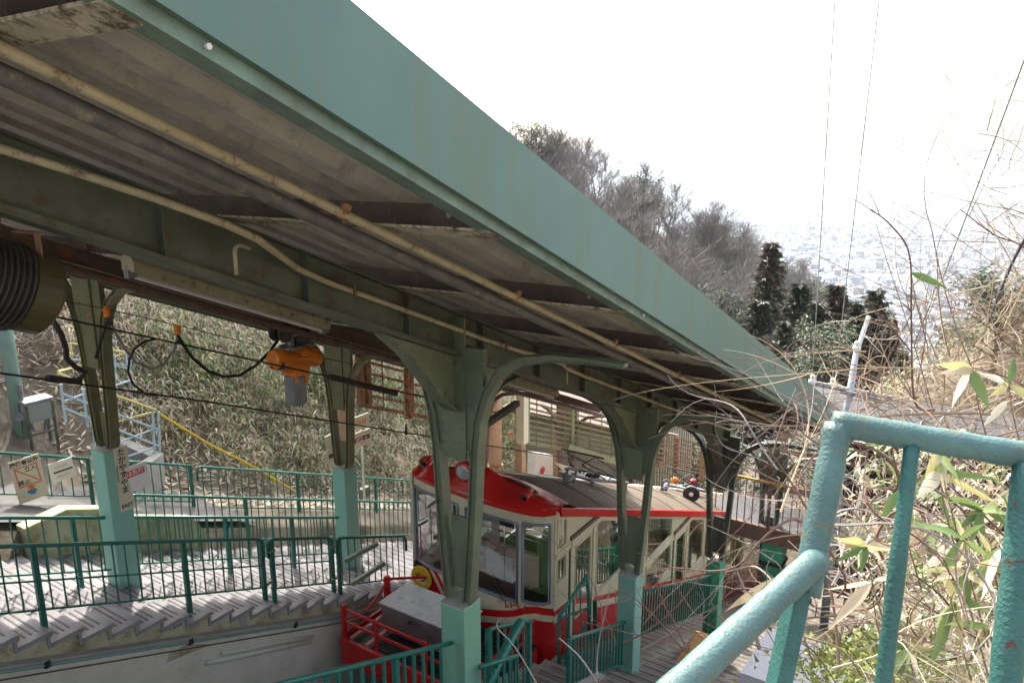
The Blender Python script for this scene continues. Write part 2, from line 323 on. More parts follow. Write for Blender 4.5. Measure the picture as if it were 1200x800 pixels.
# ------------------------------------------------------------------ trees
def bare_tree(name, mats, H, seed, spread=.5, levels=5, r0=.1, leaves=None, rmin=.0):
    r = random.Random(seed); tw = MB(); tr = MB()
    def grow(p, d, L, rad, lv):
        k = 4 if lv < 2 else 3; pts = [p]; q = Vector(p)
        for i in range(k):
            d = (d+Vector((r.gauss(0, .13), r.gauss(0, .13), r.gauss(.05, .1)))).normalized(); q = q+d*L/k; pts.append(q)
        (tr if lv < 2 else tw).path(pts, [max(rad*(1-.55*i/k), rmin) for i in range(k+1)], 5 if lv < 2 else 3, caps=False)
        if lv >= levels: return
        for i in range(r.choice((3, 4, 4)) if lv else 5):
            a = r.randint(max(1, k-2), k) if lv else r.randint(1, k); an = r.uniform(0, 6.28); sp = r.uniform(.35, .85)*spread*1.6
            side = Vector((math.cos(an), math.sin(an), r.uniform(-.1, .3)))
            grow(pts[a], (d+side*sp).normalized(), L*r.uniform(.55, .8), rad*.5, lv+1)
    grow(Vector((0, 0, 0)), Vector((0, 0, 1)), H*.38, r0, 0)
    return tr, tw
def place(mb_list, names, mats, root):
    for m, nme, mt in zip(mb_list, names, mats): m.build(nme, mt, root)
protos = []
for k in range(4):
    e = empty('bare_tree', (0, 0, 0), 'leafless grey tree among many on the wooded ridge beyond the canopy', 'tree', 'leafless trees on the left ridge')
    place(bare_tree('t', None, 9, 11+k, levels=6 if k < 0 else 5, r0=.14, rmin=.0095, spread=.75), ('trunk', 'twigs'), (bark, bark), e); protos.append(e)
used = [False]*4
def put(k, x, y, z, s, rz, protos=protos, used=used):
    e = protos[k]
    if used[k]: e = copy_tree(e)
    used[k] = True; e.location = (x, y, z); e.scale = (s, s, s); e.rotation_euler = (0, 0, rz); return e
cnt = 0
for i in range(9000):
    if cnt >= 298: break
    x, y = R.uniform(-85, 20), R.uniform(42, 165)
    if abs(ridge(CR_L, x, y, .62)-ground(x, y)) > 2.5: continue
    z = ground(x, y); s = R.uniform(1.0, 1.3)
    p = Vector((x, y, z+8*s)); dd = p.dot(FW); X = 600+FPX*p.dot(RX)/dd; Y = 400-FPX*p.dot(UP)/dd
    if not (560 < X < 1010) or Y > 490 or Y < 60: continue
    
    put(R.randrange(4), x, y, z-.3, s, R.uniform(0, 6.28)); cnt += 1
def leafcloud(mb, pts, size, asp, rnd, droop=.3, nm=1, flat=None):
    for p in pts:
        a = rnd.uniform(0, 6.28); d = Vector((math.cos(a), math.sin(a), rnd.uniform(-droop*1.5, droop))).normalized()
        sd = d.cross(Vector((rnd.gauss(0, .4), rnd.gauss(0, .4), 1))).normalized(); L = size*rnd.uniform(.6, 1.3); w_ = L*asp
        p = Vector(p); m = p+d*L*.5+ZZ*L*.06; e = p+d*L-ZZ*L*droop*.5
        mb.cm = rnd.choices(range(len(nm)), nm)[0] if isinstance(nm, (list, tuple)) else 0
        mb.add([p, m-sd*w_/2, e, m+sd*w_/2], [(0, 1, 2, 3)])
def conifer(seed, H=14, W=2.6, mats=None):
    r = random.Random(seed); lf = MB(); tr = MB(); tr.path([(0, 0, 0), (0, 0, H*.5), (0, 0, H*.97)], [.18, .11, .02], 6)
    n = 34
    for i in range(n):
        t = i/n; z = H*(.18+.8*t); rad = W*(1-t)**1.05*r.uniform(.75, 1.15)+.06
        for j in range(7):
            a = r.uniform(0, 6.28); d = Vector((math.cos(a), math.sin(a), r.uniform(-.35, .05))); L = rad*r.uniform(.5, 1.1)
            tr.path([Vector((0, 0, z)), Vector((0, 0, z))+d*L*.8], [.03, .01], 3, caps=False)
            pts = [Vector((0, 0, z))+d*L*r.uniform(.25, 1)+Vector((r.gauss(0, .12), r.gauss(0, .12), r.gauss(0, .1)))*(.6+rad*.3) for _ in range(12)]
            leafcloud(lf, pts, .5, .4, r, .5, nm=[6, 2, 1])
    return tr, lf
def roundtree(seed, H=10, W=3.2):
    r = random.Random(seed); lf = MB(); tr = MB(); tr.path([(0, 0, 0), (.1, .1, H*.4), (0, 0, H*.8)], [.2, .13, .05], 6); cl = []
    for i in range(26):
        a = r.uniform(0, 6.28); rr = W*r.uniform(.2, .95); z = H*r.uniform(.35, .95); rr *= math.sqrt(max(.05, 1-((z/H-.6)/.45)**2)); c = Vector((math.cos(a)*rr, math.sin(a)*rr, z)); cl.append(c)
        tr.path([Vector((0, 0, z*.6)), c], [.06, .015], 3, caps=False)
        pts = [c+Vector((r.gauss(0, .55), r.gauss(0, .55), r.gauss(0, .42))) for _ in range(75)]
        leafcloud(lf, pts, .34, .5, r, .4, nm=[5, 3, 1])
    return tr, lf
cp = []; cu = [False]*3
for k in range(3):
    e = empty('cedar_tree', (0, 0, 0)); place(conifer(31+k, W=3.7+.5*k), ('trunk', 'crown'), (barkd, [lf_c, lf_r, lf_d] if k else [lf_r, lf_c, lf_d]), e); cp.append(e)
CED = [(905, 282, 120, 'tall dark cedar where the left ridge dips behind the power line'), (938, 330, 112, 'slim reddish cedar left of the first power line'), (958, 352, 100, 'low cedar crowded between two slimmer ones'),
       (982, 332, 104, 'brown tipped cedar standing behind the grey pole'), (1005, 352, 95, 'short cedar right behind the pole top'), (1028, 338, 100, 'pointed dark cedar at the right end of the cedar row'),
       (1046, 372, 92, 'lowest outermost cedar beside the open view of town'), (968, 380, 80, 'near green cedar below the row of cedars'), (920, 375, 90, 'dark cedar just above the canopy eave'), (1015, 392, 78, 'broad near cedar behind dry brush'), (890, 350, 105, 'dark cedar among the leafless trees'), (1060, 410, 84, 'half hidden cedar by the far slope'), (990, 415, 70, 'dark cedar lowest behind the pole crossarm')]
for i, (X, Y, d, lab) in enumerate(CED):
    d *= .6; p = pd(X, Y, d); gz = ground(p.x, p.y); s = max(6, min(24, p.z-gz))/14; k = i % 3
    e = put(k, p.x, p.y, p.z-14*s*.98, s, i*1.3, cp, cu); tag(e, lab, 'tree', 'cedars below the ridge'); s2 = min(s, 1.0)*1.5; e.scale = (s2, s2, s)
rp = []; ru = [False]*2
for k in range(2):
    e = empty('evergreen_tree', (0, 0, 0)); place(roundtree(51+k), ('trunk', 'crown'), (barkd, [lf_d, lf_c, lf_m]), e); rp.append(e)
for i, (X, Y, d, lab) in enumerate([(848, 262, 128, 'rounded dark evergreen on the ridge shoulder'), (878, 285, 125, 'largest dome shaped evergreen right of the ridge shoulder'), (822, 268, 122, 'evergreen half hidden among leafless trees on the ridge'), (612, 160, 92, 'evergreen topmost on the ridge above the green fascia'), (640, 172, 95, 'small evergreen beside the topmost one'), (865, 310, 112, 'dark evergreen lower on the ridge slope'), (800, 300, 112, 'isolated evergreen amid grey twigs'), (748, 230, 112, 'small evergreen near the middle of the ridge'), (900, 330, 115, 'evergreen above the canopy end')]):
    p = pd(X, Y, d); e = put(i % 2, p.x, p.y, p.z-12.2, .8, i*2., rp, ru); e.scale = (1.25, 1.25, 1.3) if i in (0, 1, 5) else (1.0, 1.0, 1.3)
    tag(e, lab, 'tree', 'evergreens on the ridge')
# trees up the far bank, above the roof line
for i in range(9):
    x, y = R.uniform(-27, -18), 3+i*3.1+R.uniform(-.8, .8); e = put(R.randrange(4), x, y, ground(x, y)-.2, R.uniform(.8, 1.1), R.uniform(0, 6)); tag(e, 'leafless tree standing in the bamboo grass of the far bank', 'tree', 'leafless trees on the far bank')
for i, (x, y) in enumerate(((-23, 16.5), (-23.4, 19), (-23, 21.5), (-23.5, 24), (-23.2, 27), (-23.5, 30), (-25.5, 18), (-25.5, 22.5))):
    e = put(i % 2, x, y, ground(x, y)-.2, .8, i*1.7, rp, ru); e.scale = (.95, .95, (1.3, 1.1, 1.0, .95, .8, .6, .95, .85)[i]); tag(e, 'evergreen standing up the far bank among leafless trees', 'tree', 'evergreens on the far bank')
nn = 0
for i in range(900):
    x, y = R.uniform(-75, 15), R.uniform(55, 150)
    if nn >= 14: break
    if abs(ridge(CR_L, x, y, .62)-ground(x, y)) > 2.5: continue
    z = ground(x, y); p = Vector((x, y, z+8)); dd = p.dot(FW); X = 600+FPX*p.dot(RX)/dd
    if not 590 < X < 960: continue
    e = put(nn % 2, x, y, z-.3, .8, i*1.1, rp, ru); k_ = R.uniform(.75, 1.15); e.scale = (k_, k_, k_); nn += 1; tag(e, 'evergreen scattered among the leafless trees of the left ridge', 'tree', 'evergreens scattered on the left ridge')
for i, (x, y) in enumerate(((-9, 30), (-5, 33), (-1, 30), (2, 27), (-12, 36), (-7, 41), (0, 40), (-3, 25.5), (4, 33), (-14, 30))):
    e = put(i % 2, x, y, ground(x, y)-.3, .6, i*1.9, rp, ru); e.scale = (.75, .75, .6); tag(e, 'dark bushy evergreen below the low end of the canopy', 'tree', 'evergreens below the canopy end')
# right hand slope: dry tan shrubs
sp = []; su = [False]*3
for k in range(3):
    e = empty('dry_shrub', (0, 0, 0), 'dry tan leafless shrub on the right hand slope', 'shrub', 'dry shrubs on the right slope')
    place(bare_tree('s', None, 4.5, 71+k, spread=.9, levels=5, r0=.05), ('stem', 'twigs'), (tan, tan), e); sp.append(e)
cnt = 0
for i in range(3000):
    if cnt > 110: break
    x, y = R.uniform(-12, 50), R.uniform(6, 90); p = Vector((x, y, ground(x, y)+3)); dd = p.dot(FW)
    if dd < 7: continue
    X = 600+FPX*p.dot(RX)/dd; Y = 400-FPX*p.dot(UP)/dd
    if not (1095 < X < 1290 and Y > 130+max(0, 1190-X)*2.2): continue
    put(R.randrange(3), x, y, p.z-3.2, R.uniform(.6, 1.1)*min(1.3, .6+dd/60), R.uniform(0, 6), sp, su); cnt += 1
dark = empty('evergreen_shrub', pd(1134, 395, 52)-ZZ*2.7, 'dark evergreen bush low on the right hand slope', 'shrub')
tr, lf = roundtree(77, H=2.8, W=.75); tr.build('stem', barkd, None) if 0 else None
for m_, nm_, mt_ in ((tr, 'stem', barkd), (lf, 'crown', [lf_d, lf_c, lf_d])):
    m_.v = [tuple(Vector(v)+dark.location) for v in m_.v]; m_.build(nm_, mt_, dark)

# ------------------------------------------------------------------ bamboo grass bank on the far side
r = random.Random(3); lv = MB()
BM = [lf_g, lf_y, lf_s, lf_b, lf_w, lf_m]
for i in range(46000):
    x = -12.4-abs(r.gauss(0, 1))*6-r.random()*4; y = r.uniform(3, 40)
    if x < -33: continue
    n1 = noise.noise(Vector((x*.35, y*.35, 1))); n2 = noise.noise(Vector((x*.13, y*.13, 7)))
    z = ground(x, y)+(max(0, 1.0-abs(x+14.2)/2.2)*(.35+.9*(n1+.5)) if x > -16.4 and y > 8.2 else 0)*r.random(); green = n1+n2*.6
    low = x > -14.6 and y > 7.6 and n1 > -.1
    if x > -14.5 and y < 7: continue
    if green > .45 or low: wts = [2, 3, 5, 1.2, 5, 1.2]
    else: wts = [.5, 1.3, 7, 3, 6, .2]
    if low: wts = [6, 2, 1.6, 1.2, 1.2, 6]
    h = r.uniform(.05, .9)*(1.2+.9*max(0, n1))*(1.3 if low else 1); sz = r.uniform(.13, .25)
    leafcloud(lv, [(x+r.gauss(0, .18), y+r.gauss(0, .18), z+h+r.gauss(0, .12)) for _ in range(5)], sz, .15, r, .8, nm=wts)
for i in range(130):
    x0 = -12.5-r.random()*3.4; y0 = 7.8+r.random()*17; rad = r.uniform(.5, 1.0); hh = r.uniform(.7, 1.6)
    wts = r.choice(([5, 1.5, 1.5, 1, 1.5, 5], [3, 2, 4, 2, 4, 2], [1.5, 2.5, 5, 2.5, 5, 1], [5, 1, 2, 1, 1.5, 5], [.5, 1.5, 6, 3, 4, .3]))
    for j in range(115):
        a = r.uniform(0, 6.28); e_ = r.random(); rr_ = rad*math.sqrt(r.random()); h = hh*r.random()*math.sqrt(max(.05, 1-(rr_/rad)**2)); x, y = x0+rr_*math.cos(a), y0+rr_*math.sin(a)
        leafcloud(lv, [(x+r.gauss(0, .05), y+r.gauss(0, .05), ground(x, y)+h+.05) for _ in range(3)], r.uniform(.12, .22), .17, r, .8, nm=wts)
tag(lv.build('bamboo_grass', BM, origin=(-20, 15, -8)), 'mixed green and withered bamboo grass covering the bank beyond the far platform', kind='stuff')
st = MB()
for i in range(6500):
    x = -13.2-r.random()*20; y = r.uniform(2, 40); z = ground(x, y); a = r.uniform(0, 6.28); L = r.uniform(.5, 1.4); lean = r.uniform(.1, .9)
    p0 = Vector((x, y, z)); p2 = p0+Vector((math.cos(a)*lean, math.sin(a)*lean, 1)).normalized()*L
    st.cm = r.choices((0, 1, 2), (3, 2, 2))[0]; st.path([p0, (p0+p2)/2+Vector((0, 0, .08)), p2], [.008, .006, .003], 3, caps=False)
tag(st.build('dry_stalks', [tan, twigp, lf_b], origin=(-20, 15, -8)), 'dry leaning stalks standing in the bamboo grass bank', kind='stuff')
# scrub on the right hand hill
sc_ = MB()
for i in range(36000):
    x, y = r.uniform(-14, 52), r.uniform(8, 92); 
    p = Vector((x, y, ground(x, y))); dd = p.dot(FW); X = 600+FPX*p.dot(RX)/dd
    Y = 400-FPX*p.dot(UP)/dd
    if dd < 8 or not 940 < X < 1330 or (X < 1060 and dd < 30): continue
    n1 = noise.noise(Vector((x*.2, y*.2, 4))); sz = .16+dd*.007
    leafcloud(sc_, [(x+r.gauss(0, .3), y+r.gauss(0, .3), p.z+r.random()*(.7+max(0, n1)*2)) for _ in range(4)], sz, .2, r, .7, nm=[2, 1, 3, 4, 1, 2] if n1 < .1 else [4, 1, 2, 3, .5, 4])
tag(sc_.build('hill_scrub', BM, origin=(20, 30, -10)), 'mixed brown and green scrub covering the right hand hillside', kind='stuff')
# leaf litter
lt = MB()
for i in range(34000):
    x, y = r.uniform(-30, -11.0), r.uniform(2, 28)
    if x > -13.6 and y < 6: continue
    lt.cm = r.choices((0, 1, 2), (4, 2, 3))[0]
    z = ground(x, y)+.03; p = Vector((x, y, z)); a = r.uniform(0, 6.28); d = Vector((math.cos(a), math.sin(a), r.uniform(-.3, .6)))*.12; e_ = Vector((-math.sin(a), math.cos(a), 0))*.025
    lt.add([p-d, p-e_, p+d, p+e_], [(0, 1, 2, 3)])
tag(lt.build('leaf_litter', [lf_s, lf_b, lf_w], origin=(-20, 15, -8)), 'fallen brown leaves strewn over the far bank', kind='stuff')

# ------------------------------------------------------------------ canopy roof
Y0, Y1 = -2.6, 12.3
roof = empty('platform_roof', V(-3.6, 4.75, .9), 'long green edged sloping roof over the cable car track', 'roof')
mb = MB(); mb.sbox(-1.83, -1.80, Y0, Y1, .87, 1.25); mb.sbox(-1.87, -1.833, Y0, Y1, 1.22, 1.245)
mb.build('fascia', fasc, roof)
mb = MB(); mb.sbox(-1.86, -1.834, Y0, Y1, .822, .90); mb.sbox(-1.93, -1.862, Y0, Y1, .822, .835)
fl = mb.build('fascia_lip', fasc2, roof)
mb = MB()
for y in (1.36, 4.3, 7.2): c = V(-1.833, y, .85); mb.path([c, c+Vector((.012, 0, 0))], .009, 6)
mb.build('screw', whitep, fl)
# corrugated sheets, ribs running down the slope
def roofq(x): return .965+.012*(-1.85-x) if x > -6 else .965+.012*4.15-.02*(-6-x)
for k in range(9):
    xa = -1.87-.9*k; mb = MB(); prof = []
    for j in range(3):
        a = xa-.3*j; prof += [(a, 0), (a-.12, 0), (a-.16, .1), (a-.26, .1), (a-.30, 0)]
    rows = [[V(x, y, roofq(xa)+dq) for x, dq in prof] for y in np.linspace(Y0, Y1, 12)]
    mb.grid(rows); o = mb.build('roof_sheet', panelm, roof)
    sm = o.modifiers.new('thick', 'SOLIDIFY'); sm.thickness = .004; sm.offset = 1
mb = MB(); mb.sbox(-9.95, -1.87, Y0, Y1, 1.2, 1.216); mb.build('roof_deck', fasc, roof)
mb = MB(); mb.sbox(-9.98, -9.951, Y0, Y1, .62, 1.22); mb.build('far_fascia', steeld, roof)
# transverse rafters (channels): web + lower flange, light on it put into the cream
def rafter(y):
    mb = MB(); xa, xb = -1.865, -9.9
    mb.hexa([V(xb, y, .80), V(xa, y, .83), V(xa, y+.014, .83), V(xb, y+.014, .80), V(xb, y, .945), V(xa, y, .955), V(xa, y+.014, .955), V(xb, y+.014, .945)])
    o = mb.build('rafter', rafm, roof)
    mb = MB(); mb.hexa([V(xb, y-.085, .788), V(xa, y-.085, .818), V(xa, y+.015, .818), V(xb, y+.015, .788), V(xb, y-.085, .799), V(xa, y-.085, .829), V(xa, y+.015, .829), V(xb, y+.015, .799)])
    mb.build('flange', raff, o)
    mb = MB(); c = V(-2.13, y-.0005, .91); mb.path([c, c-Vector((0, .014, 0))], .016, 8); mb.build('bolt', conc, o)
    return o
r0 = rafter(-1.4)
for k in range(1, 10):
    c = copy_tree(r0, None, roof); c.location = r0.location+V(0, 1.395*k-(.2 if k == 2 else 0), 0)
# cross brace of the first bay, rusted end piece at the top left of the view
mb = MB()
mb.bar(V(-2.55, 1.02, .83), V(-1.86, 1.0, .84), .05, .035); mb.build('rusted_brace', rustor, roof)
# girders
def girder(x, q0, q1, nm, m):
    mb = MB(); mb.sbox(x-.012, x+.012, Y0, Y1, q0+.012, q1-.012); mb.sbox(x-.09, x+.09, Y0, Y1, q0, q0+.011); mb.sbox(x-.075, x+.075, Y0, Y1, q1-.011, q1)
    for sx in (-1, 1): mb.sbox(x+sx*.0905, x+sx*.078, Y0, Y1, q0+.012, q0+.04)
    o = mb.build(nm, m, roof); mb = MB(); y = Y0+.3
    while y < Y1: mb.box(x+.0125, x+.07, y, y+.008, -S*y+q0+.02, -S*y+q1-.02); mb.box(x-.07, x-.0125, y, y+.008, -S*y+q0+.02, -S*y+q1-.02); y += .915
    mb.build('stiffener', m, o)
girder(-3.6, .43, .785, 'near_girder', steeld)
girder(-8.4, .56, .785, 'far_girder', steeld)
girder(-9.5, .64, .785, 'eave_girder', rustst)
mb = MB(); mb.sbox(-6.05, -5.95, Y0, Y1, .50, .512); mb.sbox(-6.006, -5.994, Y0, Y1, .513, .62); mb.sbox(-6.05, -5.95, Y0, Y1, .621, .633); mb.build('hoist_rail', rustst, roof)
for k in range(6):
    mb = MB(); y = 1.0+k*2.2; mb.box(-6.02, -5.98, y, y+.05, .634-S*y, .79-S*y) if k == 0 else None
    if k == 0: hr = mb.build('hanger', rustst, roof)
    else: copies(hr, [V(0, 2.2*k, 0)], roof)
# diagonal wind braces seen under the sheets
for k in range(3):
    mb = MB(); mb.bar(V(-3.7, .6+3.66*k, .79), V(-8.3, 3.9+3.66*k, .77), .05, .012); mb.build('wind_brace', steeld, roof)

# ------------------------------------------------------------------ columns
ARM = [(.135, -1.72), (.17, -1.3), (.205, -.86), (.235, -.33), (.265, -.08), (.34, .16), (.45, .33), (.62, .455), (.9, .525), (1.2, .55), (1.47, .56)]
def arm_in(i):
    x, q = ARM[i]; x2, q2 = ARM[min(i+1, len(ARM)-1)]; x0, q0 = ARM[max(i-1, 0)]
    tx, tq = x2-x0, q2-q0; L = math.hypot(tx, tq); th = .078 if i < 7 else .078-.012*(i-6)
    return (x-tq/L*th, q+tx/L*th)
def column(cx, cy, sgn_long=1.2, sgn_short=1.0, pm=pilg, ss=steelg, qb=-3.25, top=-1.72, w=.125, lab='', haunch=True, gq=.43):
    root = empty('canopy_column', V(cx, cy, qb), lab, 'column', 'Y shaped columns carrying the canopy')
    zb = V(cx, cy, qb).z; zt = V(cx, cy, top).z
    mb = MB(); mb.box(cx-w, cx+w, cy-w, cy+w, zb-.35, zt-.012); p = mb.build('pillar', pm, root, bevel=.012)
    mb = MB(); mb.box(cx-w+.004, cx+w-.004, cy-w+.004, cy+w-.004, zt-.0115, zt); mb.build('pillar_cap', conc, root)
    z = lambda q: V(cx, cy, q).z
    for s in (1, -1):
        n = len(ARM); lo = []; hi = []
        for i in range(n):
            x, q = ARM[i]; xi, qi = arm_in(i); q, qi = max(q, top), max(qi, top); k = 1 if s > 0 else .72
            sc = lambda v: v if v < .3 else .3+(v-.3)*k
            lo.append((cx+s*sc(x), z(q))); hi.append((cx+s*sc(xi), z(qi)))
        mb = MB(); D = .055
        for cur, off in ((lo, 0), (hi, 0)):
            for i in range(n-1):
                (xa, za), (xb, zb2) = cur[i], cur[i+1]; xo, zo = (hi if cur is lo else lo)[i]; xp, zp = (hi if cur is lo else lo)[i+1]
                t = .12; ia = (xa+(xo-xa)*t, za+(zo-za)*t); ib = (xb+(xp-xb)*t, zb2+(zp-zb2)*t)
                mb.hexa([(xa, cy-D, za), (ia[0], cy-D, ia[1]), (ia[0], cy+D, ia[1]), (xa, cy+D, za), (xb, cy-D, zb2), (ib[0], cy-D, ib[1]), (ib[0], cy+D, ib[1]), (xb, cy+D, zb2)])
        for i in range(n-1):
            (xa, za), (xb, zb2) = lo[i], lo[i+1]; xo, zo = hi[i]; xp, zp = hi[i+1]
            t = .125; u = 1-t; A = (xa+(xo-xa)*t, za+(zo-za)*t); B = (xa+(xo-xa)*u, za+(zo-za)*u); C = (xb+(xp-xb)*t, zb2+(zp-zb2)*t); E_ = (xb+(xp-xb)*u, zb2+(zp-zb2)*u)
            mb.hexa([(A[0], cy-.03, A[1]), (B[0], cy-.03, B[1]), (B[0], cy+.03, B[1]), (A[0], cy+.03, A[1]), (C[0], cy-.03, C[1]), (E_[0], cy-.03, E_[1]), (E_[0], cy+.03, E_[1]), (C[0], cy+.03, C[1])])
        mb.build('arm', ss, root)
    # gusset plate between the arms
    g = [(arm_in(i)[0]+.004, arm_in(i)[1]) for i in range(3, 6)]; xt = g[-1][0]
    poly = [(cx+x, z(q)) for x, q in g]+[(cx+xt, z(gq+.1)), (cx-xt, z(gq+.1))]+[(cx-(.3+(x-.3)*.72 if x > .3 else x), z(q)) for x, q in reversed(g)]
    mb = MB(); mb.ext([(x, cy-.03, zz) for x, zz in poly], (0, .06, 0)); gp = mb.build('gusset_plate', ss, root)
    mb = MB(); mb.box(cx-.125, cx+.115, cy-.052, cy-.0305, z(-.42), z(gq+.34)); mb.build('stem_plate', ss, root)
    mb = MB()
    for k in range(11):
        for xx in (-.115, .075) if k > 6 else (-.115,):
            c = Vector((cx+xx, cy-.053, z(-.36+k*.075))); mb.path([c, c-Vector((0, .010, 0))], [.013, .008], 6)
    mb.build('rivets', ss, gp)
    mb = MB(); mb.box(cx-.085, cx+.09, cy+.0, cy+.02, z(max(-1.62, top+.02)), z(-.95)); mb.build('batten_plate', ss, root)
    if haunch:
        for s in (-1, 1):
            P = [V(cx, cy+s*.06, -.02), V(cx, cy+s*.22, .03), V(cx, cy+s*.62, .33), V(cx, cy+s*.85, gq-.002), V(cx, cy+s*.06, gq-.002)]
            mb = MB(); mb.ext([p-Vector((.012, 0, 0)) for p in P], (.024, 0, 0))
            for a, b in zip(P[:3], P[1:4]): mb.bar(a-ZZ*.008, b-ZZ*.008, .15, .012)
            mb.build('haunch', ss, root)
    return root
NEARL = ['green pillared column left of the frame edge beside the camera', 'nearest Y shaped steel column on a green pillar in front of the cable car nose', 'second Y shaped column standing before the middle of the cable car', 'dark third Y shaped column near the lower end of the cable car', 'farthest Y shaped column behind the brush at the canopy end']
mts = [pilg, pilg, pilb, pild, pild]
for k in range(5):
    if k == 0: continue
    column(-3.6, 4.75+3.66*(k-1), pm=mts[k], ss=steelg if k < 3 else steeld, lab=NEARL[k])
FARL = ['far row column with a station name plate, left side of the view', 'far row column beside the brown and white direction signs', 'far row column hidden mostly behind the nearest steel column', 'far row column seen behind the louvred screen', 'lowest far row column']
for k in range(5):
    column(-8.4, 4.45+3.65*k, pm=pilb, ss=olive if k < 2 else rustst, top=-1.36, lab=FARL[k], w=.135, gq=.55, haunch=False)

# ------------------------------------------------------------------ pipes, lamps and cables under the roof
def pipe(pts, rad, m, name, lab, cat='pipe', n=10, group=None, parts=None):
    root = empty(name, pts[0], lab, cat, group); mb = MB(); mb.path(pts, rad, n); mb.build('pipe_run', m, root, smooth=True); return root
A = [V(-2.44, y, .775) for y in (-2.5, 0, 3, 6, 9, 12.2)]
pa = pipe(A, .021, creamp, 'conduit_pipe', 'straight cream conduit running under the roof nearest the green fascia')
B = [V(-2.56, y, .735) for y in (-2.5, 1, 4, 7, 12.2)]
pb = pipe(B, .033, greyp, 'roof_pipe', 'thick dark flaking pipe just beside the straight cream conduit')
mb = MB(); c = V(-2.44, 2.42, .775)
mb.bar(c+V(-.16, 0, -.0), c+V(.03, 0, .0), .03, .012); mb.bar(c+V(.0, 0, -.028), c+V(.0, .03, .05), .02, .05)
k0 = mb.build('clamp', rustor, pa); copies(k0, [V(0, 1.395*i, 0) for i in (-1, 1, 2, 3, 4, 5)], pa)
cpts = [V(-3.42, -2.4, .64), V(-3.4, 1.2, .655), V(-3.33, 1.5, .66), V(-3.22, 1.72, .66), V(-3.12, 2.0, .66), V(-3.08, 2.3, .66), V(-3.11, 2.5, .655), V(-3.3, 2.8, .65), V(-3.46, 3.05, .645), V(-3.52, 3.35, .64), V(-3.5, 5.0, .64),
        V(-3.46, 5.4, .64), V(-3.30, 5.7, .64), V(-3.30, 5.95, .64), V(-3.42, 6.25, .635), V(-3.46, 6.7, .63), V(-3.46, 11.9, .62)]
pc = pipe(cpts, .019, creamp, 'conduit_pipe', 'cream conduit with offset bends running beside the dark near girder')
hook = [V(-3.33, 2.05, .66)]
def drop(y, q0=.65):
    pts = [V(-3.42, y-.02, q0)]+[V(-3.42, y-.07+.05*math.cos(a), q0-.05+.05*math.sin(a)) for a in np.linspace(math.pi/2, math.pi, 6)]+[V(-3.42, y-.12, q0-.17)]
    return pts
mb = MB(); mb.path(drop(2.72), .011, 8); o = mb.build('drop_pipe', creamp, pc, smooth=True); copies(o, [V(0, 3.66, 0), V(0, 7.3, 0)], pc)
mb = MB(); c = V(-3.40, 1.30, .64)
mb.bar(c+V(-.03, 0, .03), c+V(.035, .0, .03), .02, .03); mb.bar(c+V(.03, 0, .035), c+V(.03, 0, -.03), .02, .012); o = mb.build('saddle', rustst, pc); copies(o, [V(-.08, 2.2, 0), V(-.05, 3.9, 0), V(-.03, 7.3, 0)], pc)
def light(y, lab, L=1.9):
    root = empty('light_fixture', V(-5.45, y, .58), lab, 'light', 'strip light fixtures above the track')
    mb = MB(); mb.hexa([V(-5.52, y, .60), V(-5.38, y, .60), V(-5.38, y+L, .60), V(-5.52, y+L, .60), V(-5.48, y, .66), V(-5.42, y, .66), V(-5.42, y+L, .66), V(-5.48, y+L, .66)])
    mb.sbox(-5.53, -5.37, y, y+L, .52, .599); mb.build('housing', creamp, root)
    mb = MB(); mb.tube(V(-5.45, y+.05, .492), V(-5.45, y+L-.05, .492), .018, 8); mb.build('tube', whitep, root)
    mb = MB(); mb.box(-5.48, -5.42, y-.02, y+.05, .47-S*y, .53-S*y); o = mb.build('socket', greym, root); copies(o, [V(0, L-.03, 0)], root)
    mb = MB(); mb.tube(V(-5.45, y+.2, .66), V(-5.45, y+.2, .80), .012, 6); o = mb.build('hanger', greym, root); copies(o, [V(0, L-.4, 0)], root)
light(3.2, 'cream strip light fixture left of the orange hoist'); light(7.9, 'cream strip light fixture seen between the first two near columns', 1.7); light(12.0, 'strip light fixture at the low end of the canopy', 1.5) if 0 else None
mb = MB(); mb.path([V(-5.8, y, .44) for y in (-2, 3, 6, 12)], .035, 8)
tag(mb.build('rust_pipe', rustst, smooth=True), 'rust brown pipe hung below the cream strip light', 'pipe')
# overhead lines above the track, along +Y
def cable(pts, rad, m, name, lab, cat='cable', **k):
    mb = MB(); mb.path(pts, rad, 5); return tag(mb.build(name, m, smooth=True), lab, cat, **k)
a1, b1 = px(65, 371, -5.3), px(385, 441, -5.3)
root = empty('overhead_wire', a1, 'upper black overhead wire ending in a thick dark insulator beside the nearest column', 'wire')
mb = MB(); mb.path([a1-(b1-a1)*.02, a1, b1, px(600, 487, -5.3)], .0075, 5); mb.build('wire', blackr, root, smooth=True)
mb = MB(); mb.path([px(386, 441, -5.3), px(464, 461, -5.3)], .03, 8); mb.build('insulator', darkm, root)
for t in (.86, .3):
    pass
a2 = px(-60, 428, -5.75); b2 = px(515, 513, -5.75); c2 = px(720, 545, -5.75)
root = empty('overhead_wire', a2, 'lower black overhead wire sagging across the view in front of the bamboo bank', 'wire')
mb = MB(); mb.path([a2, px(0, 437, -5.75), px(240, 470, -5.75), b2, c2, px(860, 567, -5.75)], .008, 5); mb.build('wire', blackr, root, smooth=True)
mb = MB(); mb.path([px(55, 443, -5.75), px(95, 447, -5.75)], [.03, .022], 6); mb.build('turnbuckle', darkm, root)
c = px(476, 507, -5.75); mb = MB(); mb.path([c, c-ZZ*.02, c+ZZ*.12], [.02, .02, .006], 6); mb.build('hanger_clip', darkm, root)
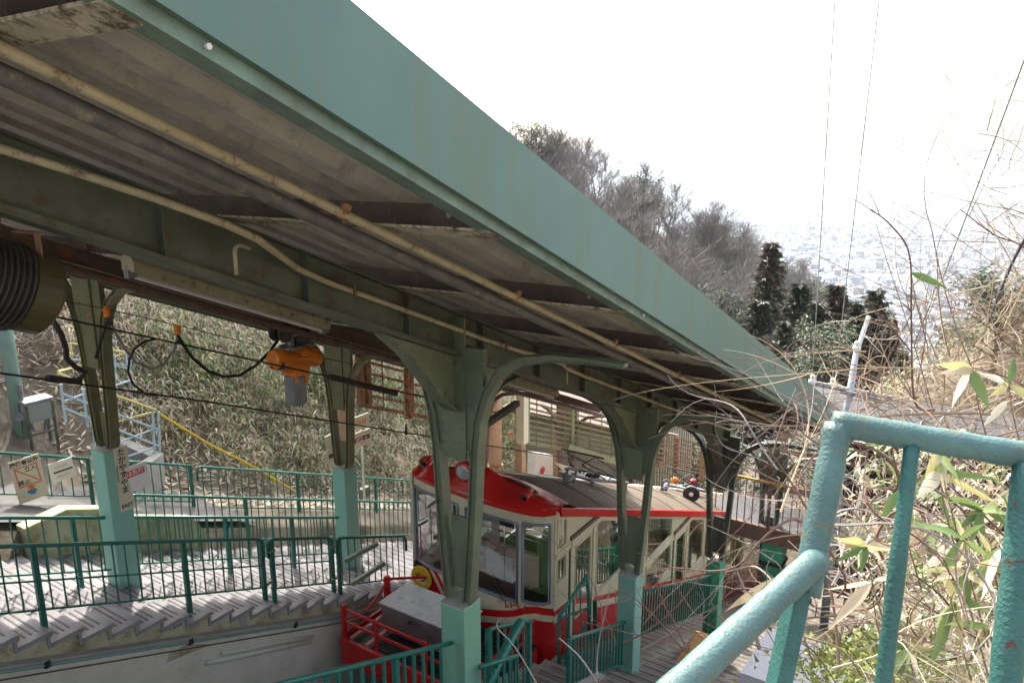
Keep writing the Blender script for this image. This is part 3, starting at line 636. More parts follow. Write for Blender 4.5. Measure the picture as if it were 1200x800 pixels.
cable([px(60, 372, -5.4), px(72, 392, -5.42), px(78, 410, -5.5), px(78, 420, -5.55), px(88, 430, -5.65), px(100, 436, -5.7), px(92, 445, -5.75), px(60, 445, -5.75)], .02, darkm, 'chain_link', 'knotted black link joining the two overhead wires at the left', 'cable')
FEST = [px(125, 366, -6.2), px(208, 387, -6.2)]
cable([px(60, 350, -6.2), px(125, 362, -6.2), px(208, 381, -6.2), px(320, 409, -6.2), px(425, 428, -6.2)], .004, darkm, 'guide_wire', 'thin guide wire carrying the two orange cable clips', 'wire')
for i, (p, lab) in enumerate(zip(FEST, ['left orange clip on the thin guide wire', 'right orange clip on the thin guide wire'])):
    root = empty('cable_clip', p, lab, 'clip', 'orange cable clips')
    mb = MB(); mb.path([p+ZZ*.05, p+ZZ*.03, p-ZZ*.035], [.018, .03, .024], 8); mb.build('clip_body', rustor if 0 else orange, root)
    mb = MB(); mb.path([p-ZZ*.035, p-ZZ*.11], [.012, .02], 6); mb.build('clip_hook', darkm, root)
def loop(pts, m, lab, rad=.012, x=-6.2, name='festoon_cable'):
    cable([px(X, Y, x) for X, Y in pts], rad, m, name, lab, group='hoist supply cables')
loop([(127, 372), (123, 385), (118, 400), (112, 420)], blackr, 'short black cable dropping behind the left far column')
loop([(127, 373), (134, 387), (146, 409), (160, 425), (178, 432), (192, 427), (204, 410), (208, 396)], greym, 'pale grey cable looped between the two orange clips')
loop([(182, 397), (170, 400), (158, 408), (152, 420), (150, 435), (156, 450), (170, 461), (184, 463)], blackr, 'black cable loop curling around down to the lower wire', .011)
loop([(208, 392), (214, 403), (226, 420), (244, 435), (262, 441), (280, 440), (300, 428), (316, 412), (328, 395)], blackr, 'heavy black cable hanging from the right clip to the orange hoist', .016)
loop([(18, 383), (25, 395), (38, 400), (50, 397), (60, 385)], whitep, 'white cable loop below the ribbed drum', .008, -5)

# orange electric hoist
hx = -6.0; c = px(343, 425, hx); root = empty('electric_hoist', c, 'orange electric chain hoist with grey chain bag hanging from the roof rail', 'hoist')
dy = Vector((0, 1, -S)).normalized()
mb = MB(); mb.path([c-dy*.30-ZZ*.02, c-dy*.27-ZZ*.02, c-dy*.22, c+dy*.12, c+dy*.15], [.05, .10, .115, .115, .10], 14); mb.build('motor', orange, root, smooth=False, bevel=.004)
mb = MB(); k = c+dy*.24+ZZ*.11; mb.path([k-dy*.16, k-dy*.12, k+dy*.10, k+dy*.13], [.075, .095, .095, .08], 12); mb.build('gearbox', orange, root, bevel=.004)
mb = MB(); mb.hexa([c+Vector((-.09, -.05, -.2)), c+Vector((.09, -.05, -.2)), c+Vector((.09, .12, -.24)), c+Vector((-.09, .12, -.24)), c+Vector((-.10, -.06, .08)), c+Vector((.10, -.06, .08)), c+Vector((.1, .16, .05)), c+Vector((-.1, .16, .05))]); mb.build('body', orange, root, bevel=.015)
mb = MB(); e = c+dy*.02-ZZ*.42; mb.path([e+ZZ*.30, e+ZZ*.28, e+ZZ*.0, e-ZZ*.03], [.10, .11, .11, .06], 10); mb.build('chain_bag', greym, root, bevel=.004)
mb = MB()
for zz in (.17, .30): mb.path([c+ZZ*zz, c+ZZ*(zz+.012)], .13, 14)
mb.tube(c+ZZ*.05, c+ZZ*.42, .035, 8); mb.build('trolley_discs', greym, root)
mb = MB()
for sx in (-1, 1): mb.ball(c+Vector((sx*.07, -.12, .34)), .04, .10, .10, 10, 6); mb.ball(c+Vector((sx*.07, .10, .26)), .04, .10, .10, 10, 6)
mb.build('trolley_wheel', darkm, root)
mb = MB(); q0 = c+Vector((.05, -.27, -.03)); nrm = Vector((.55, -.83, 0)).normalized(); rr = Vector((.83, .55, 0)); rr = rr.normalized()
base = c-dy*.16+nrm*.118-ZZ*.02
mb.ext([base-rr*.07-ZZ*.035, base+rr*.07-ZZ*.05, base+rr*.07+ZZ*.03, base-rr*.07+ZZ*.04], nrm*.004); pl = mb.build('rating_plate', inkb, root)
mb = MB(); text(mb, '1t', .06, base+nrm*.006, rr, ZZ, .001, .002); mb.build('plate_lettering', whitep, pl)
# ribbed drum hanging at the upper left
c = px(-36, 325, -4.0); dd = dy; root = empty('ribbed_drum', c, 'dark ribbed metal drum hanging from the girder at the left edge', 'drum')
L0, L1 = -.62, .20; pts = []; rs = []
n = 30
for i in range(n):
    for a, rr_ in ((0, .196), (.35, .213), (.65, .213)):
        pts.append(c+dd*(L0+(L1-L0)*(i+a)/n)); rs.append(rr_)
mb = MB(); mb.path(pts, rs, 28); mb.build('ribbed_shell', drumb, root)
mb = MB(); mb.path([c+dd*L1, c+dd*(L1+.005), c+dd*(L1+.13), c+dd*(L1+.155)], [.19, .2, .2, .17], 28); mb.build('end_cap', drumo, root)
mb = MB(); k = c+dd*.30+ZZ*.06; mb.bar(k+ZZ*.06+Vector((.09, 0, 0)), k+ZZ*.24+Vector((.09, 0, 0)), .05, .006, up=Vector((0, 1, 0))); mb.bar(k+ZZ*.24+Vector((.10, 0, 0)), k+ZZ*.24-Vector((.1, 0, 0)), .05, .006); mb.build('bracket', rustor, root)
mb = MB(); mb.bar(c+dd*-.1+ZZ*.13, c+dd*-.1+ZZ*.40+Vector((.15, 0, 0)), .03, .03); mb.bar(c+dd*.12+ZZ*.13, c+dd*.12+ZZ*.38+Vector((.12, 0, 0)), .03, .03); mb.build('hanger', steeld, root)

# ------------------------------------------------------------------ far platform (stairs), its wall and the track pit
RUN, RIS = .28, .28*S
fp = tag(bpy.data.objects.new('far_platform', None), kind='structure'); COL.objects.link(fp); fp.location = V(-8, 4, -3.1)
def step_proto(x0, x1, y, m, root, qn=-3.08, strips=True, seed=1):
    r = random.Random(seed); z = V(0, y+RUN, qn).z; mb = MB(); mb.box(x0, x1, y, y+RUN+.025, z-.045, z); mb.box(x0, x1, y+RUN-.03, y+RUN-.004, z-RIS-.05, z-.0455)
    o = mb.build('step', m, root); 
    mb = MB(); xx = x0+.14
    while xx < x1-.25:
        L = r.uniform(.42, .6)
        for j in range(4): mb.box(xx, min(x1-.1, xx+L), y+.04+j*.058, y+.058+j*.058, z+.0005, z+.004)
        xx += L+r.uniform(.04, .09)
    if strips: g_ = mb.build('grip_strip', grip, o)
    return o
ps = [step_proto(-9.62, -7.14, 2.74-RUN, tread, fp, seed=k) for k in range(3)]
for o in ps: o.location = o.location
base_locs = [Vector(o.location) for o in ps]
placed = [False]*3
for i in range(-3, 62):
    k = i % 3; o = ps[k]
    if placed[k]: o = copy_tree(ps[k], None, fp)
    placed[k] = True; o.location = base_locs[k]+Vector((0, RUN*i, -RIS*i))
# sawtooth stair wall
mb = MB()
for i in range(-3, 62):
    y = 2.74-RUN+RUN*i; z = V(0, y+RUN, -3.08).z-.046
    mb.ext([(-7.16, y, z), (-7.16, y+RUN, z), (-7.16, y+RUN, z-.35-RIS), (-7.16, y, z-.35)][::-1], (-.2, 0, 0))
tag(mb.build('stair_wall', mossw, origin=(-7.2, 8, -8)), 'mossy concrete wall with a sawtooth top edging the far stairs', 'wall')
mb = MB(); mb.sbox(-7.30, -7.10, 1.5, 26, -5.3, -3.36)
pw = tag(mb.build('pit_wall', pitw, origin=(-7.2, 8, -9)), 'pale plastered retaining wall along the track pit', 'wall')
mb = MB(); mb.sbox(-7.155, -7.06, 1.5, 26, -3.359, -3.33); mb.build('coping', conc, pw)
mb = MB()
for i in range(2): pass
for (X0, Ya, X1, Yb) in ((120, 741, 138, 743),): pass
for yc in (4.35, 6.95):
    p = [V(-7.098, yc-.22, -3.50), V(-7.098, yc+.0, -3.42), V(-7.098, yc+.30, -3.47), V(-7.098, yc-.26, -3.60)]
    mb.add(p, [(0, 3, 2, 1)])
mb.build('dark_patch', mossw, pw)
for (nm, q, xx, rr, m, lab) in (('conduit_pipe', -3.385, -7.075, .017, polem, 'green grey conduit fixed under the coping of the pit wall'), ('conduit_pipe', -3.47, -7.085, .008, rustst, 'thin brown wire line just below the wall conduit')):
    mb = MB(); mb.path([V(xx, 1.5, q), V(xx, 14, q)], rr, 6); o = tag(mb.build(nm, m, smooth=True), lab, 'pipe')
    if rr > .01:
        mb = MB(); mb.box(-7.098, -7.05, 2.9, 2.95, V(0, 2.9, -3.42).z, V(0, 2.9, -3.35).z); c_ = mb.build('clip', darkm, o); copies(c_, [V(0, 1.45*j, 0) for j in range(1, 6)], o)
mb = MB(); mb.path([V(-7.07, 4.75, -3.60), V(-7.07, 6.1, -3.585)], .022, 8); mb.path([V(-7.07, 4.55, -3.68), V(-7.07, 6.05, -3.655)], .03, 8)
tag(mb.build('drain_pipe', pitw, smooth=True), 'pair of pale pipes fixed on the pit wall', 'pipe')
for yc, w_ in ((5.08, .10), (7.0, .10)):
    mb = MB(); mb.sbox(-7.158, -7.152, yc, yc+w_, -3.33, -3.17); tag(mb.build('pale_patch', conc), 'pale repair strip on the mossy stair wall %s' % ('left of the gate' if yc < 6 else 'beside the red cage'), 'patch')
c = px(206, 731, -7.152); mb = MB(); mb.box(-7.152, -7.146, c.y-.075, c.y+.075, c.z-.035, c.z+.045)
pl = tag(mb.build('distance_plate', inkb), 'small black plate with white writing on the sawtooth wall', 'sign'); mb = MB(); text(mb, 'D3m', .075, Vector((-7.146, c.y, c.z)), (0, 1, 0), (0, 0, 1), .001); mb.build('plate_lettering', whitep, pl)
# track
mb = MB(); mb.sbox(-7.1, -4.35, -3, 60, -4.75, -4.70); tag(mb.build('track_bed', mat('ballast', (.12, .11, .10), .95, var=.4, scale=12, bump=.6, bscale=20), origin=(-5.7, 10, -9)), kind='structure')
tr = empty('railway_track', V(-5.75, 8, -4.7), 'steel rails and sleepers on the pit floor under the cable car', 'track')
mb = MB()
for sx in (-.53, .53):
    mb = MB(); x = -5.75+sx; mb.sbox(x-.06, x+.06, -3, 60, -4.62, -4.605); mb.sbox(x-.01, x+.01, -3, 60, -4.604, -4.51); mb.sbox(x-.035, x+.035, -3, 60, -4.509, -4.47); mb.build('rail', rustst, tr)
mb = MB(); mb.sbox(-6.75, -4.75, 0, .2, -4.699, -4.622); o = mb.build('sleeper', conc, tr); copies(o, [V(0, .62*i, 0) for i in range(1, 60)], tr)
# low wall and asphalt behind the far platform
mb = MB()
wl = [(lambda p: (p.y, p.z+S*p.y))(px(X, Y, -9.64)) for X, Y in ((28, 621), (78, 598), (134, 597), (150, 606), (225, 606), (240, 622))]
for (ya, qa), (yb, qb_) in zip(wl, wl[1:]): mb.hexa([V(-9.82, ya, -3.4), V(-9.64, ya, -3.4), V(-9.64, yb, -3.4), V(-9.82, yb, -3.4), V(-9.82, ya, qa), V(-9.64, ya, qa), V(-9.64, yb, qb_), V(-9.82, yb, qb_)])
lw = tag(mb.build('low_wall', mossw), 'low olive stained wall behind the far stairs with a yellow painted edge', 'wall')
mb = MB()
for (ya, qa), (yb, qb_) in list(zip(wl, wl[1:]))[:2]: mb.hexa([V(-9.83, ya, qa+.003), V(-9.63, ya, qa+.003), V(-9.63, yb, qb_+.003), V(-9.83, yb, qb_+.003), V(-9.83, ya, qa+.022), V(-9.63, ya, qa+.022), V(-9.63, yb, qb_+.022), V(-9.83, yb, qb_+.022)])
mb.build('painted_edge', yellowp, lw)
mb = MB(); mb.grid([[V(x, y, -2.69) for x in (-19, -16, -13, -10.9, -9.84)] for y in np.arange(0, 7.6, .5)])
tag(mb.build('asphalt_path', asph, origin=(-14, 3, -5)), kind='structure')
kerb = MB(); kp = [px(75, 498, -15.3), px(110, 515, -14.6)]
kb = [(px(72, 494, -14.2)), px(185, 540, -12.3)]
kerb.bar(kb[0], kb[1], .22, .22); kerb.bar(kb[1], px(138, 574, -10.9), .2, .25); kerb.bar(kb[1]-ZZ*.55, px(138, 574, -10.9)-ZZ*.55, .16, .84); tag(kerb.build('kerb_wall', conc), 'pale low concrete kerb wall at the edge of the asphalt below the blue scaffold', 'wall')

# ------------------------------------------------------------------ fences
def fence(name, x, ya, yb, qt, qb, foot, posts, lab, m=teal, sp=.125, mid=None, round_a=False, round_b=False, rt=.021, grp='green railings of the platforms', cat='railing', rb=.0065, ex=None, pr=.022):
    root = empty(name, V(x, ya, foot), lab, cat, grp)
    mb = MB(); R0 = .09; pts = []
    if round_a: pts += [V(x, ya, qt-.25)]+[V(x, ya+R0-R0*math.cos(a), qt-R0+R0*math.sin(a)) for a in np.linspace(0, math.pi/2, 5)]
    else: pts += [V(x, ya, qt)]
    if round_b: pts += [V(x, yb-R0+R0*math.sin(a), qt-R0+R0*math.cos(a)) for a in np.linspace(0, math.pi/2, 5)]+[V(x, yb, qt-.25)]
    else: pts += [V(x, yb, qt)]
    mb.path(pts, rt, 8); mb.build('top_rail', m, root, smooth=True)
    mb = MB(); mb.bar(V(x, ya, qb), V(x, yb, qb), .025, .018); mb.build('bottom_rail', m, root)
    if mid is not None: mb = MB(); mb.bar(V(x, ya, mid), V(x, yb, mid), .022, .014); mb.build('middle_rail', m, root)
    if posts:
        mb = MB(); p0 = posts[0]; mb.box(x-pr, x+pr, p0-pr, p0+pr, V(0, p0, foot-.05).z, V(0, p0, qt-.005).z); o = mb.build('post', m, root); copies(o, [V(0, p-p0, 0) for p in posts[1:]], root)
    y = ya+sp*.6; mb = MB(); mb.box(x-rb, x+rb, y-rb, y+rb, V(0, y, qb-.0).z, V(0, y, qt-.01).z); o = mb.build('baluster', m, root); ds = []
    while y+sp < yb-.03:
        y += sp
        if min([abs(y-p) for p in posts]+[9]) > .035: ds.append(y-ya-sp*.6)
    copies(o, [V(0, d, 0) for d in ds], root); return root
fence('stair_railing', -7.3, 2.2, 5.61, -2.235, -2.90, -3.07, [3.05, 4.55, 5.58], 'green railing along the sawtooth edge left of the gate', teal2, mid=-2.60, round_b=True, pr=.024)
g1 = fence('gate', -7.3, 5.68, 6.74, -2.25, -2.93, -3.07, [5.72, 6.72], 'green gate with rounded corners in the edge railing', teal2, mid=-2.6, round_a=True, round_b=True, sp=.13, cat='gate')
g2 = fence('gate', -7.3, 6.82, 8.25, -2.26, -2.98, -3.07, [6.84], 'green gate with two dark slanted buffer bars beside the red cage', teal2, round_a=True, round_b=True, sp=.13, cat='gate')
mb = MB(); mb.bar(px(404, 657, -7.22), px(443, 636, -7.0), .05, .06); o = mb.build('buffer_bar', steelg, g2)
mb = MB(); mb.bar(px(412, 684, -7.22), px(451, 659, -7.0), .05, .06); mb.build('buffer_bar', steelg, g2)
for X, Y in ((318, 645), (316, 682), (390, 640), (392, 678)):
    c = px(X, Y, -7.28); mb = MB(); mb.bar(c-Vector((0, .05, 0)), c+Vector((0, .05, 0)), .03, .03); mb.build('hinge', steelg, g1)
fence('stair_railing', -8.4, 2.2, 4.30, -2.25, -2.91, -3.07, [2.7, 3.95], 'green handrail ending at the left far pillar', teal, sp=.15)
fence('stair_railing', -8.42, 4.62, 7.93, -2.25, -2.86, -3.07, [5.9, 7.0], 'green handrail between the two far pillars', teal, sp=.13)
fence('stair_railing', -9.45, 5.2, 11.2, -2.2, -2.9, -3.07, [7.0, 9.0, 11.1], 'green handrail against the low olive wall', teal, sp=.13, round_a=True)
fence('barrier_fence', -10.8, 2.6, 5.42, -1.965, -2.55, -2.75, [2.7, 5.4], 'green fence with two notices in front of the asphalt path', teal2, sp=.145)
fence('barrier_fence', -10.8, 5.5, 7.02, -1.97, -2.6, -2.75, [7.0], 'green fence right of the left far pillar before the white kerb', teal, sp=.15)
fence('barrier_fence', -10.8, 7.12, 13.2, -1.975, -2.7, -2.75, [9.2, 11.3], 'long green fence in front of the dense bamboo bushes', teal, sp=.15, round_a=True)
fence('near_railing', -3.6, 1.4, 4.60, -2.13, -2.95, -3.15, [2.3, 3.9], 'bright green railing at the bottom edge left of the nearest pillar', teal, sp=.115, rb=.011)
fence('near_railing', -3.42, 4.78, 5.38, -2.33, -2.95, -3.15, [], 'low green rail panel right of the nearest pillar', teal, sp=.1, rb=.010)
fence('near_railing', -3.75, 5.35, 6.15, -2.17, -3.02, -3.15, [5.37, 6.13], 'round cornered green railing panel crossed by a thick green pipe', teal, round_a=True, round_b=True, sp=.12, rb=.010)
fence('near_railing', -3.6, 6.72, 8.25, -2.44, -3.05, -3.15, [6.75], 'close barred green railing joining the second pillar', teal, round_a=True, sp=.09, rb=.010)
fence('near_railing', -3.6, 8.6, 11.85, -2.05, -2.72, -3.15, [11.8], 'close barred green railing between the second and third pillars', teal2, sp=.10, rb=.012)
fence('near_railing', -3.6, 12.3, 15.6, -2.05, -2.75, -3.15, [15.5], 'dark railing beyond the third pillar', rustst, sp=.1)
mb = MB(); mb.path([px(611, 728, -3.5), px(607, 734, -3.5), px(583, 778, -3.45), px(566, 820, -3.4)], .045, 10); tag(mb.build('slanting_pipe', teal, smooth=True), 'thick green pipe slanting through the round cornered railing', 'pipe')
# tall slanted gate by the car
gr = empty('boarding_gate', V(-4.25, 8, -3.2), 'tall green boarding gate with a slanted top edge beside the cable car', 'gate')
a, b, c_, d = px(655, 722, -4.2), px(655, 792, -4.2), px(688, 674, -4.05), px(690, 750, -4.05)
mb = MB(); mb.path([b, a, c_], .026, 8); mb.path([c_, px(690, 700, -4.05), d], .026, 8); mb.build('gate_frame', teal, gr, smooth=True)
mb = MB(); mb.bar(px(668, 705, -4.15), px(662, 790, -4.15), .02, .02)
mb.bar(px(655, 724, -4.2), px(689, 712, -4.05), .025, .02); mb.bar(px(656, 775, -4.2), px(690, 728, -4.05), .03, .03); mb.build('cross_bar', teal, gr)
for t in (.25, .5, .75): mb = MB(); mb.bar(a.lerp(c_, t), b.lerp(d, t), .014, .014); mb.build('baluster', teal, gr)
mb = MB(); mb.bar(px(697, 703, -4.0), px(698, 750, -4.0), .05, .03); mb.build('stop_post', teal2, gr)

# near platform: steps
npf = tag(bpy.data.objects.new('near_platform', None), kind='structure'); COL.objects.link(npf); npf.location = V(-3.5, 6, -3.2)
ps = [step_proto(-4.36, -1.9, 2.74-RUN, treadr, npf, qn=-3.15, seed=k+20) for k in range(2)]; base_locs = [Vector(o.location) for o in ps]; placed = [False]*2
for i in range(-3, 60):
    k = i % 2; o = ps[k]
    if placed[k]: o = copy_tree(ps[k], None, npf)
    placed[k] = True; o.location = base_locs[k]+Vector((0, RUN*i, -RIS*i))
mb = MB(); mb.sbox(-4.34, -1.9, 1.5, 20, -5.2, -3.34); tag(mb.build('near_stair_wall', mossw, origin=(-3, 8, -9)), 'concrete base wall below the near platform stairs', 'wall')
mb = MB(); p = V(-3.05, 9.9, -3.08); mb.box(p.x-.28, p.x+.28, p.y-.5, p.y+.5, p.z-.25, p.z+.1); tag(mb.build('rusty_box', mat('rust_orange_sheet', (.33, .17, .05), .8, var=.35, scale=5, dirt=(.12, .06, .03), damt=.3), bevel=.02), 'rust orange metal box on the near stairs beyond the second pillar', 'box')

# ------------------------------------------------------------------ the cable car
XR, XL, YF, YB = -4.5, -6.95, 8.0, 20.2
car = empty('cable_car', V(-5.72, 8, -4.4), 'red and cream stepped cable car with a bug eyed red nose waiting at the platform', 'cable car')
QT = -1.14
def zq(y, q): return q-S*y
PER = 4.0; YD = 8.42
def opens():       # (y0, y1, [(ztop0, ztop1, zbot)...], kind)
    L = [(8.05, 8.30, [('q', -1.20, -5.02), ('z', -5.13, -5.50)])]
    for p in range(3):
        o = PER*p; dz = -PER*S*p
        L.append((YD+.14+o, YD+.60+o, [('z', -5.16+dz, -6.30+dz)], 'door'))
        L.append((YD+.80+o, YD+1.70+o, [('q', -1.23, -6.26+dz)]))
        L.append((YD+1.80+o, YD+2.55+o, [('q', -1.23, -6.60+dz)]))
        if p < 2: L.append((YD+2.70+o, YD+3.86+o, [('q', -1.21, -4.97-1.652+dz), ('z', -5.10-1.652+dz, -5.62-1.652+dz)]))
    return L
def window(pts, nrm, name='window', fr=.028, m=sealb):   # pts: 4 corners in order, nrm outward
    c = sum((Vector(p) for p in pts), Vector())/4; nrm = Vector(nrm); mb = MB()
    P = [Vector(p) for p in pts]; I = [p+(c-p).normalized()*fr*1.3 for p in P]
    for i in range(4):
        j = (i+1) % 4; a, b, cc, d = P[i]+nrm*.012, P[j]+nrm*.012, I[j]+nrm*.012, I[i]+nrm*.012
        mb.hexa([a-nrm*.04, b-nrm*.04, cc-nrm*.04, d-nrm*.04, a, b, cc, d])
    w_ = mb.build(name, m, car); mb = MB(); mb.add([p-nrm*.008 for p in I], [(0, 1, 2, 3)]); mb.build('pane', glass, w_); return w_
def side(x, sgn):
    mb = MB(); T = .035*-sgn; op = opens()
    ys = sorted(set([8.0, YB]+[a for o in op for a in o[:2]]+list(np.arange(8.5, YB, .5))))
    stripe = lambda y: (lambda h: [-2.47+h, -2.55+h, -2.66+h])(.03*math.exp(-((y-8.55)/.25)**2)-(.10*max(0, (8.35-y)/.35)))
    for a, b in zip(ys, ys[1:]):
        mid = (a+b)/2; o = [k for k in op if k[0] <= mid <= k[1]]
        cuts = []
        if o:
            for kind, t, zb in o[0][2]: cuts.append(((zq(a, t), zq(b, t)) if kind == 'q' else (t, t), (zb, zb)))
        sa, sb = stripe(a), stripe(b)
        lim = (zq(a, sa[0]), zq(b, sb[0])); cur = (zq(a, QT), zq(b, QT))
        def quad(t, bt, m):
            if t[0]-bt[0] < .004 and t[1]-bt[1] < .004: return
            mb.cm = m; mb.hexa([(x, a, bt[0]), (x+T, a, bt[0]), (x+T, b, bt[1]), (x, b, bt[1]), (x, a, t[0]), (x+T, a, t[0]), (x+T, b, t[1]), (x, b, t[1])])
        for t, bt in cuts: quad(cur, t, 0); cur = bt
        quad(cur, lim, 0)
        l1 = (zq(a, sa[1]), zq(b, sb[1])); l2 = (zq(a, sa[2]), zq(b, sb[2])); l3 = (zq(a, -3.35), zq(b, -3.35))
        quad(lim, l1, 1); quad(l1, l2, 0); quad(l2, l3, 1)
    mb.build('side_wall', [carc, carr], car)
    for o in op:
        for kind, t, zb in o[2]:
            a, b = o[0], o[1]; ta, tb = (zq(a, t), zq(b, t)) if kind == 'q' else (t, t)
            window([(x, a, ta), (x, b, tb), (x, b, zb), (x, a, zb)] if sgn > 0 else [(x, b, tb), (x, a, ta), (x, a, zb), (x, b, zb)], (sgn, 0, 0), m=carc if sgn > 0 else sealb, fr=.022)
    for p in range(3):
        o = PER*p; dz = -PER*S*p; xo = x+sgn*.012
        mb = MB(); mb.box(min(x, x+sgn*.03), max(x, x+sgn*.03), YD-.02+o, YD+.98+o, -5.01+dz, -4.955+dz); mb.build('door_track', rustst, car)
        mb = MB(); mb.box(min(x, x+sgn*.022), max(x, x+sgn*.022), YD+.02+o, YD+.98+o, -5.10+dz, -5.0101+dz); d_ = mb.build('door_header', carc, car)
        mb = MB(); mb.box(min(x+sgn*.001, x+sgn*.006), max(x+sgn*.001, x+sgn*.006), YD-.04+o, YD-.012+o, -6.62+dz, -5.14+dz); mb.build('door_gap', blackr, car)
        mb = MB(); mb.box(min(x, x+sgn*.018), max(x, x+sgn*.018), YD+o, YD+.06+o, -6.62+dz, -5.12+dz); mb.box(min(x, x+sgn*.018), max(x, x+sgn*.018), YD+.66+o, YD+.72+o, -6.62+dz, -5.12+dz); mb.build('door_edge', carc, car)
        mb = MB(); mb.box(min(x, x+sgn*.02), max(x, x+sgn*.02), 8.0 if p == 0 else YD-1.3+o, YD-.03+o, -5.105+dz, -5.045+dz); mb.build('belt_trim', carc, car)
side(XR, 1); side(XL, -1)
mb = MB(); c = V(XR+.05, 9.95, -1.55); mb.path([c+Vector((0, -.07, -.02)), c+Vector((0, -.05, -.02)), c+Vector((0, .07, .02)), c+Vector((0, .1, .02))], [.03, .055, .055, .02], 10); mb.bar(c-Vector((.05, 0, 0)), c, .02, .02); mb.build('side_lamp', greym, car)
# front face following a bowed plan
PLAN = [(-6.95, 8.30), (-6.94, 8.12), (-6.86, 7.98), (-6.55, 7.88), (-6.24, 7.84), (-5.84, 7.80), (-5.3, 7.785), (-4.95, 7.80), (-4.74, 7.83), (-4.60, 7.90), (-4.52, 8.0), (-4.5, 8.05)]
def fy(x):
    if x <= -6.95: return 8.3
    for (a, b), (c, d) in zip(PLAN, PLAN[1:]):
        if x <= c+1e-9: return b+(d-b)*(x-a)/(c-a) if c > a else b
    return 8.05
def zb(x): return lerp([(-6.95, -5.20), (-6.8, -5.34), (-6.53, -5.62), (-6.23, -5.95), (-5.95, -6.16), (-5.7, -6.10), (-5.41, -6.02), (-5.06, -5.93), (-4.8, -5.80), (-4.66, -5.77), (-4.5, -5.84)], x)
FWIN = [(-6.86, -5.93, -4.62, -5.78), (-5.80, -4.96, -4.63, -5.78), (-4.88, -4.555, -4.60, -5.74)]
mb = MB(); fx = sorted(set([p[0] for p in PLAN]+[a for w4 in FWIN for a in w4[:2]]+[x for x in np.arange(-6.9, -4.5, .1)]))
def fpt(x, z): off = .10*max(0, min(1, (-5.75-z)/.9)); return (x, fy(x)-off, z)
for a, b in zip(fx, fx[1:]):
    m_ = (a+b)/2; wn = [k for k in FWIN if k[0] < m_ < k[1]]
    za = [-4.39, -4.62]; zt = -4.62; zw = -5.78
    def q(z0a, z0b, z1a, z1b, m):
        mb.cm = m; mb.add([fpt(a, z0a), fpt(a, z1a), fpt(b, z1b), fpt(b, z0b)], [(0, 1, 2, 3)])
    ca, cb = zb(a), zb(b)
    if wn: q(-4.39, -4.39, wn[0][2], wn[0][2], 0); top = wn[0][3]
    else: top = -4.39
    # cream from top to the curve; where the curve is above the sill on the left it is masked
    sa, sb_ = max(min(ca, top), -9), min(cb, top)
    lo_a, lo_b = min(ca, top), min(cb, top)
    q(top, top, lo_a, lo_b, 0)
    d1, d2 = .10, .19
    s1a, s1b = min(ca-d1, top), min(cb-d1, top); s2a, s2b = min(ca-d2, top), min(cb-d2, top)
    q(lo_a, lo_b, s1a, s1b, 1); q(s1a, s1b, s2a, s2b, 0); q(s2a, s2b, -7.3, -7.3, 1)
o = mb.build('front_wall', [carc, carr], car); sm = o.modifiers.new('thick', 'SOLIDIFY'); sm.thickness = .04; sm.offset = -1
for a, b, t, bt in FWIN:
    n = 6; xs_ = [a+(b-a)*i/n for i in range(n+1)]; mb = MB()
    top_ = [Vector((x, fy(x)-.008, t)) for x in xs_]; bot = [Vector((x, fy(x)-.008, bt)) for x in xs_]
    rr = .022; ring = top_+[top_[-1].lerp(bot[-1], .04)+Vector((0, 0, 0))]+bot[::-1]+[top_[0]]
    mb.path(ring, .02, 8); w_ = mb.build('windshield', sealb, car, smooth=True)
    mb = MB(); mb.grid([[p+Vector((0, .014, 0)) for p in top_], [p+Vector((0, .014, 0)) for p in bot]]); mb.build('pane', glass, w_)
# roof
def rq(x): u = (x-(-5.725))/1.225; return -1.125+.29*max(0, 1-abs(u)**2.2)
mb = MB(); xs_ = np.linspace(-6.95, -4.5, 17); rows = [[V(x, y, rq(x)) for x in xs_] for y in np.arange(8.2, YB+.01, .5)]; mb.grid(rows[::-1]); mb.m = [1 if (i % 16) >= 8 else 0 for i in range(len(mb.f))]; o = mb.build('roof', [roofw, roofb], car, smooth=True)  # right half sooty; shade there and light on the left put into colours
mb = MB()
for j in range(1, 12): y = 8.6+j*1.0; mb.path([V(x, y, rq(x)+.004) for x in xs_], .006, 4)
mb.build('roof_seam', roofb, o)
for x, s in ((XR, 1), (XL, -1)):
    mb = MB(); xo = x+s*.04; mb.hexa([V(min(x-s*.03, xo), 8.1, -1.185), V(max(x-s*.03, xo), 8.1, -1.185), V(max(x-s*.03, xo), YB, -1.185), V(min(x-s*.03, xo), YB, -1.185), V(min(x-s*.05, xo-s*.01), 8.1, -1.06), V(max(x-s*.05, xo-s*.01), 8.1, -1.06), V(max(x-s*.05, xo-s*.01), YB, -1.06), V(min(x-s*.05, xo-s*.01), YB, -1.06)]); mb.build('cant_rail', carr, car, bevel=.012)
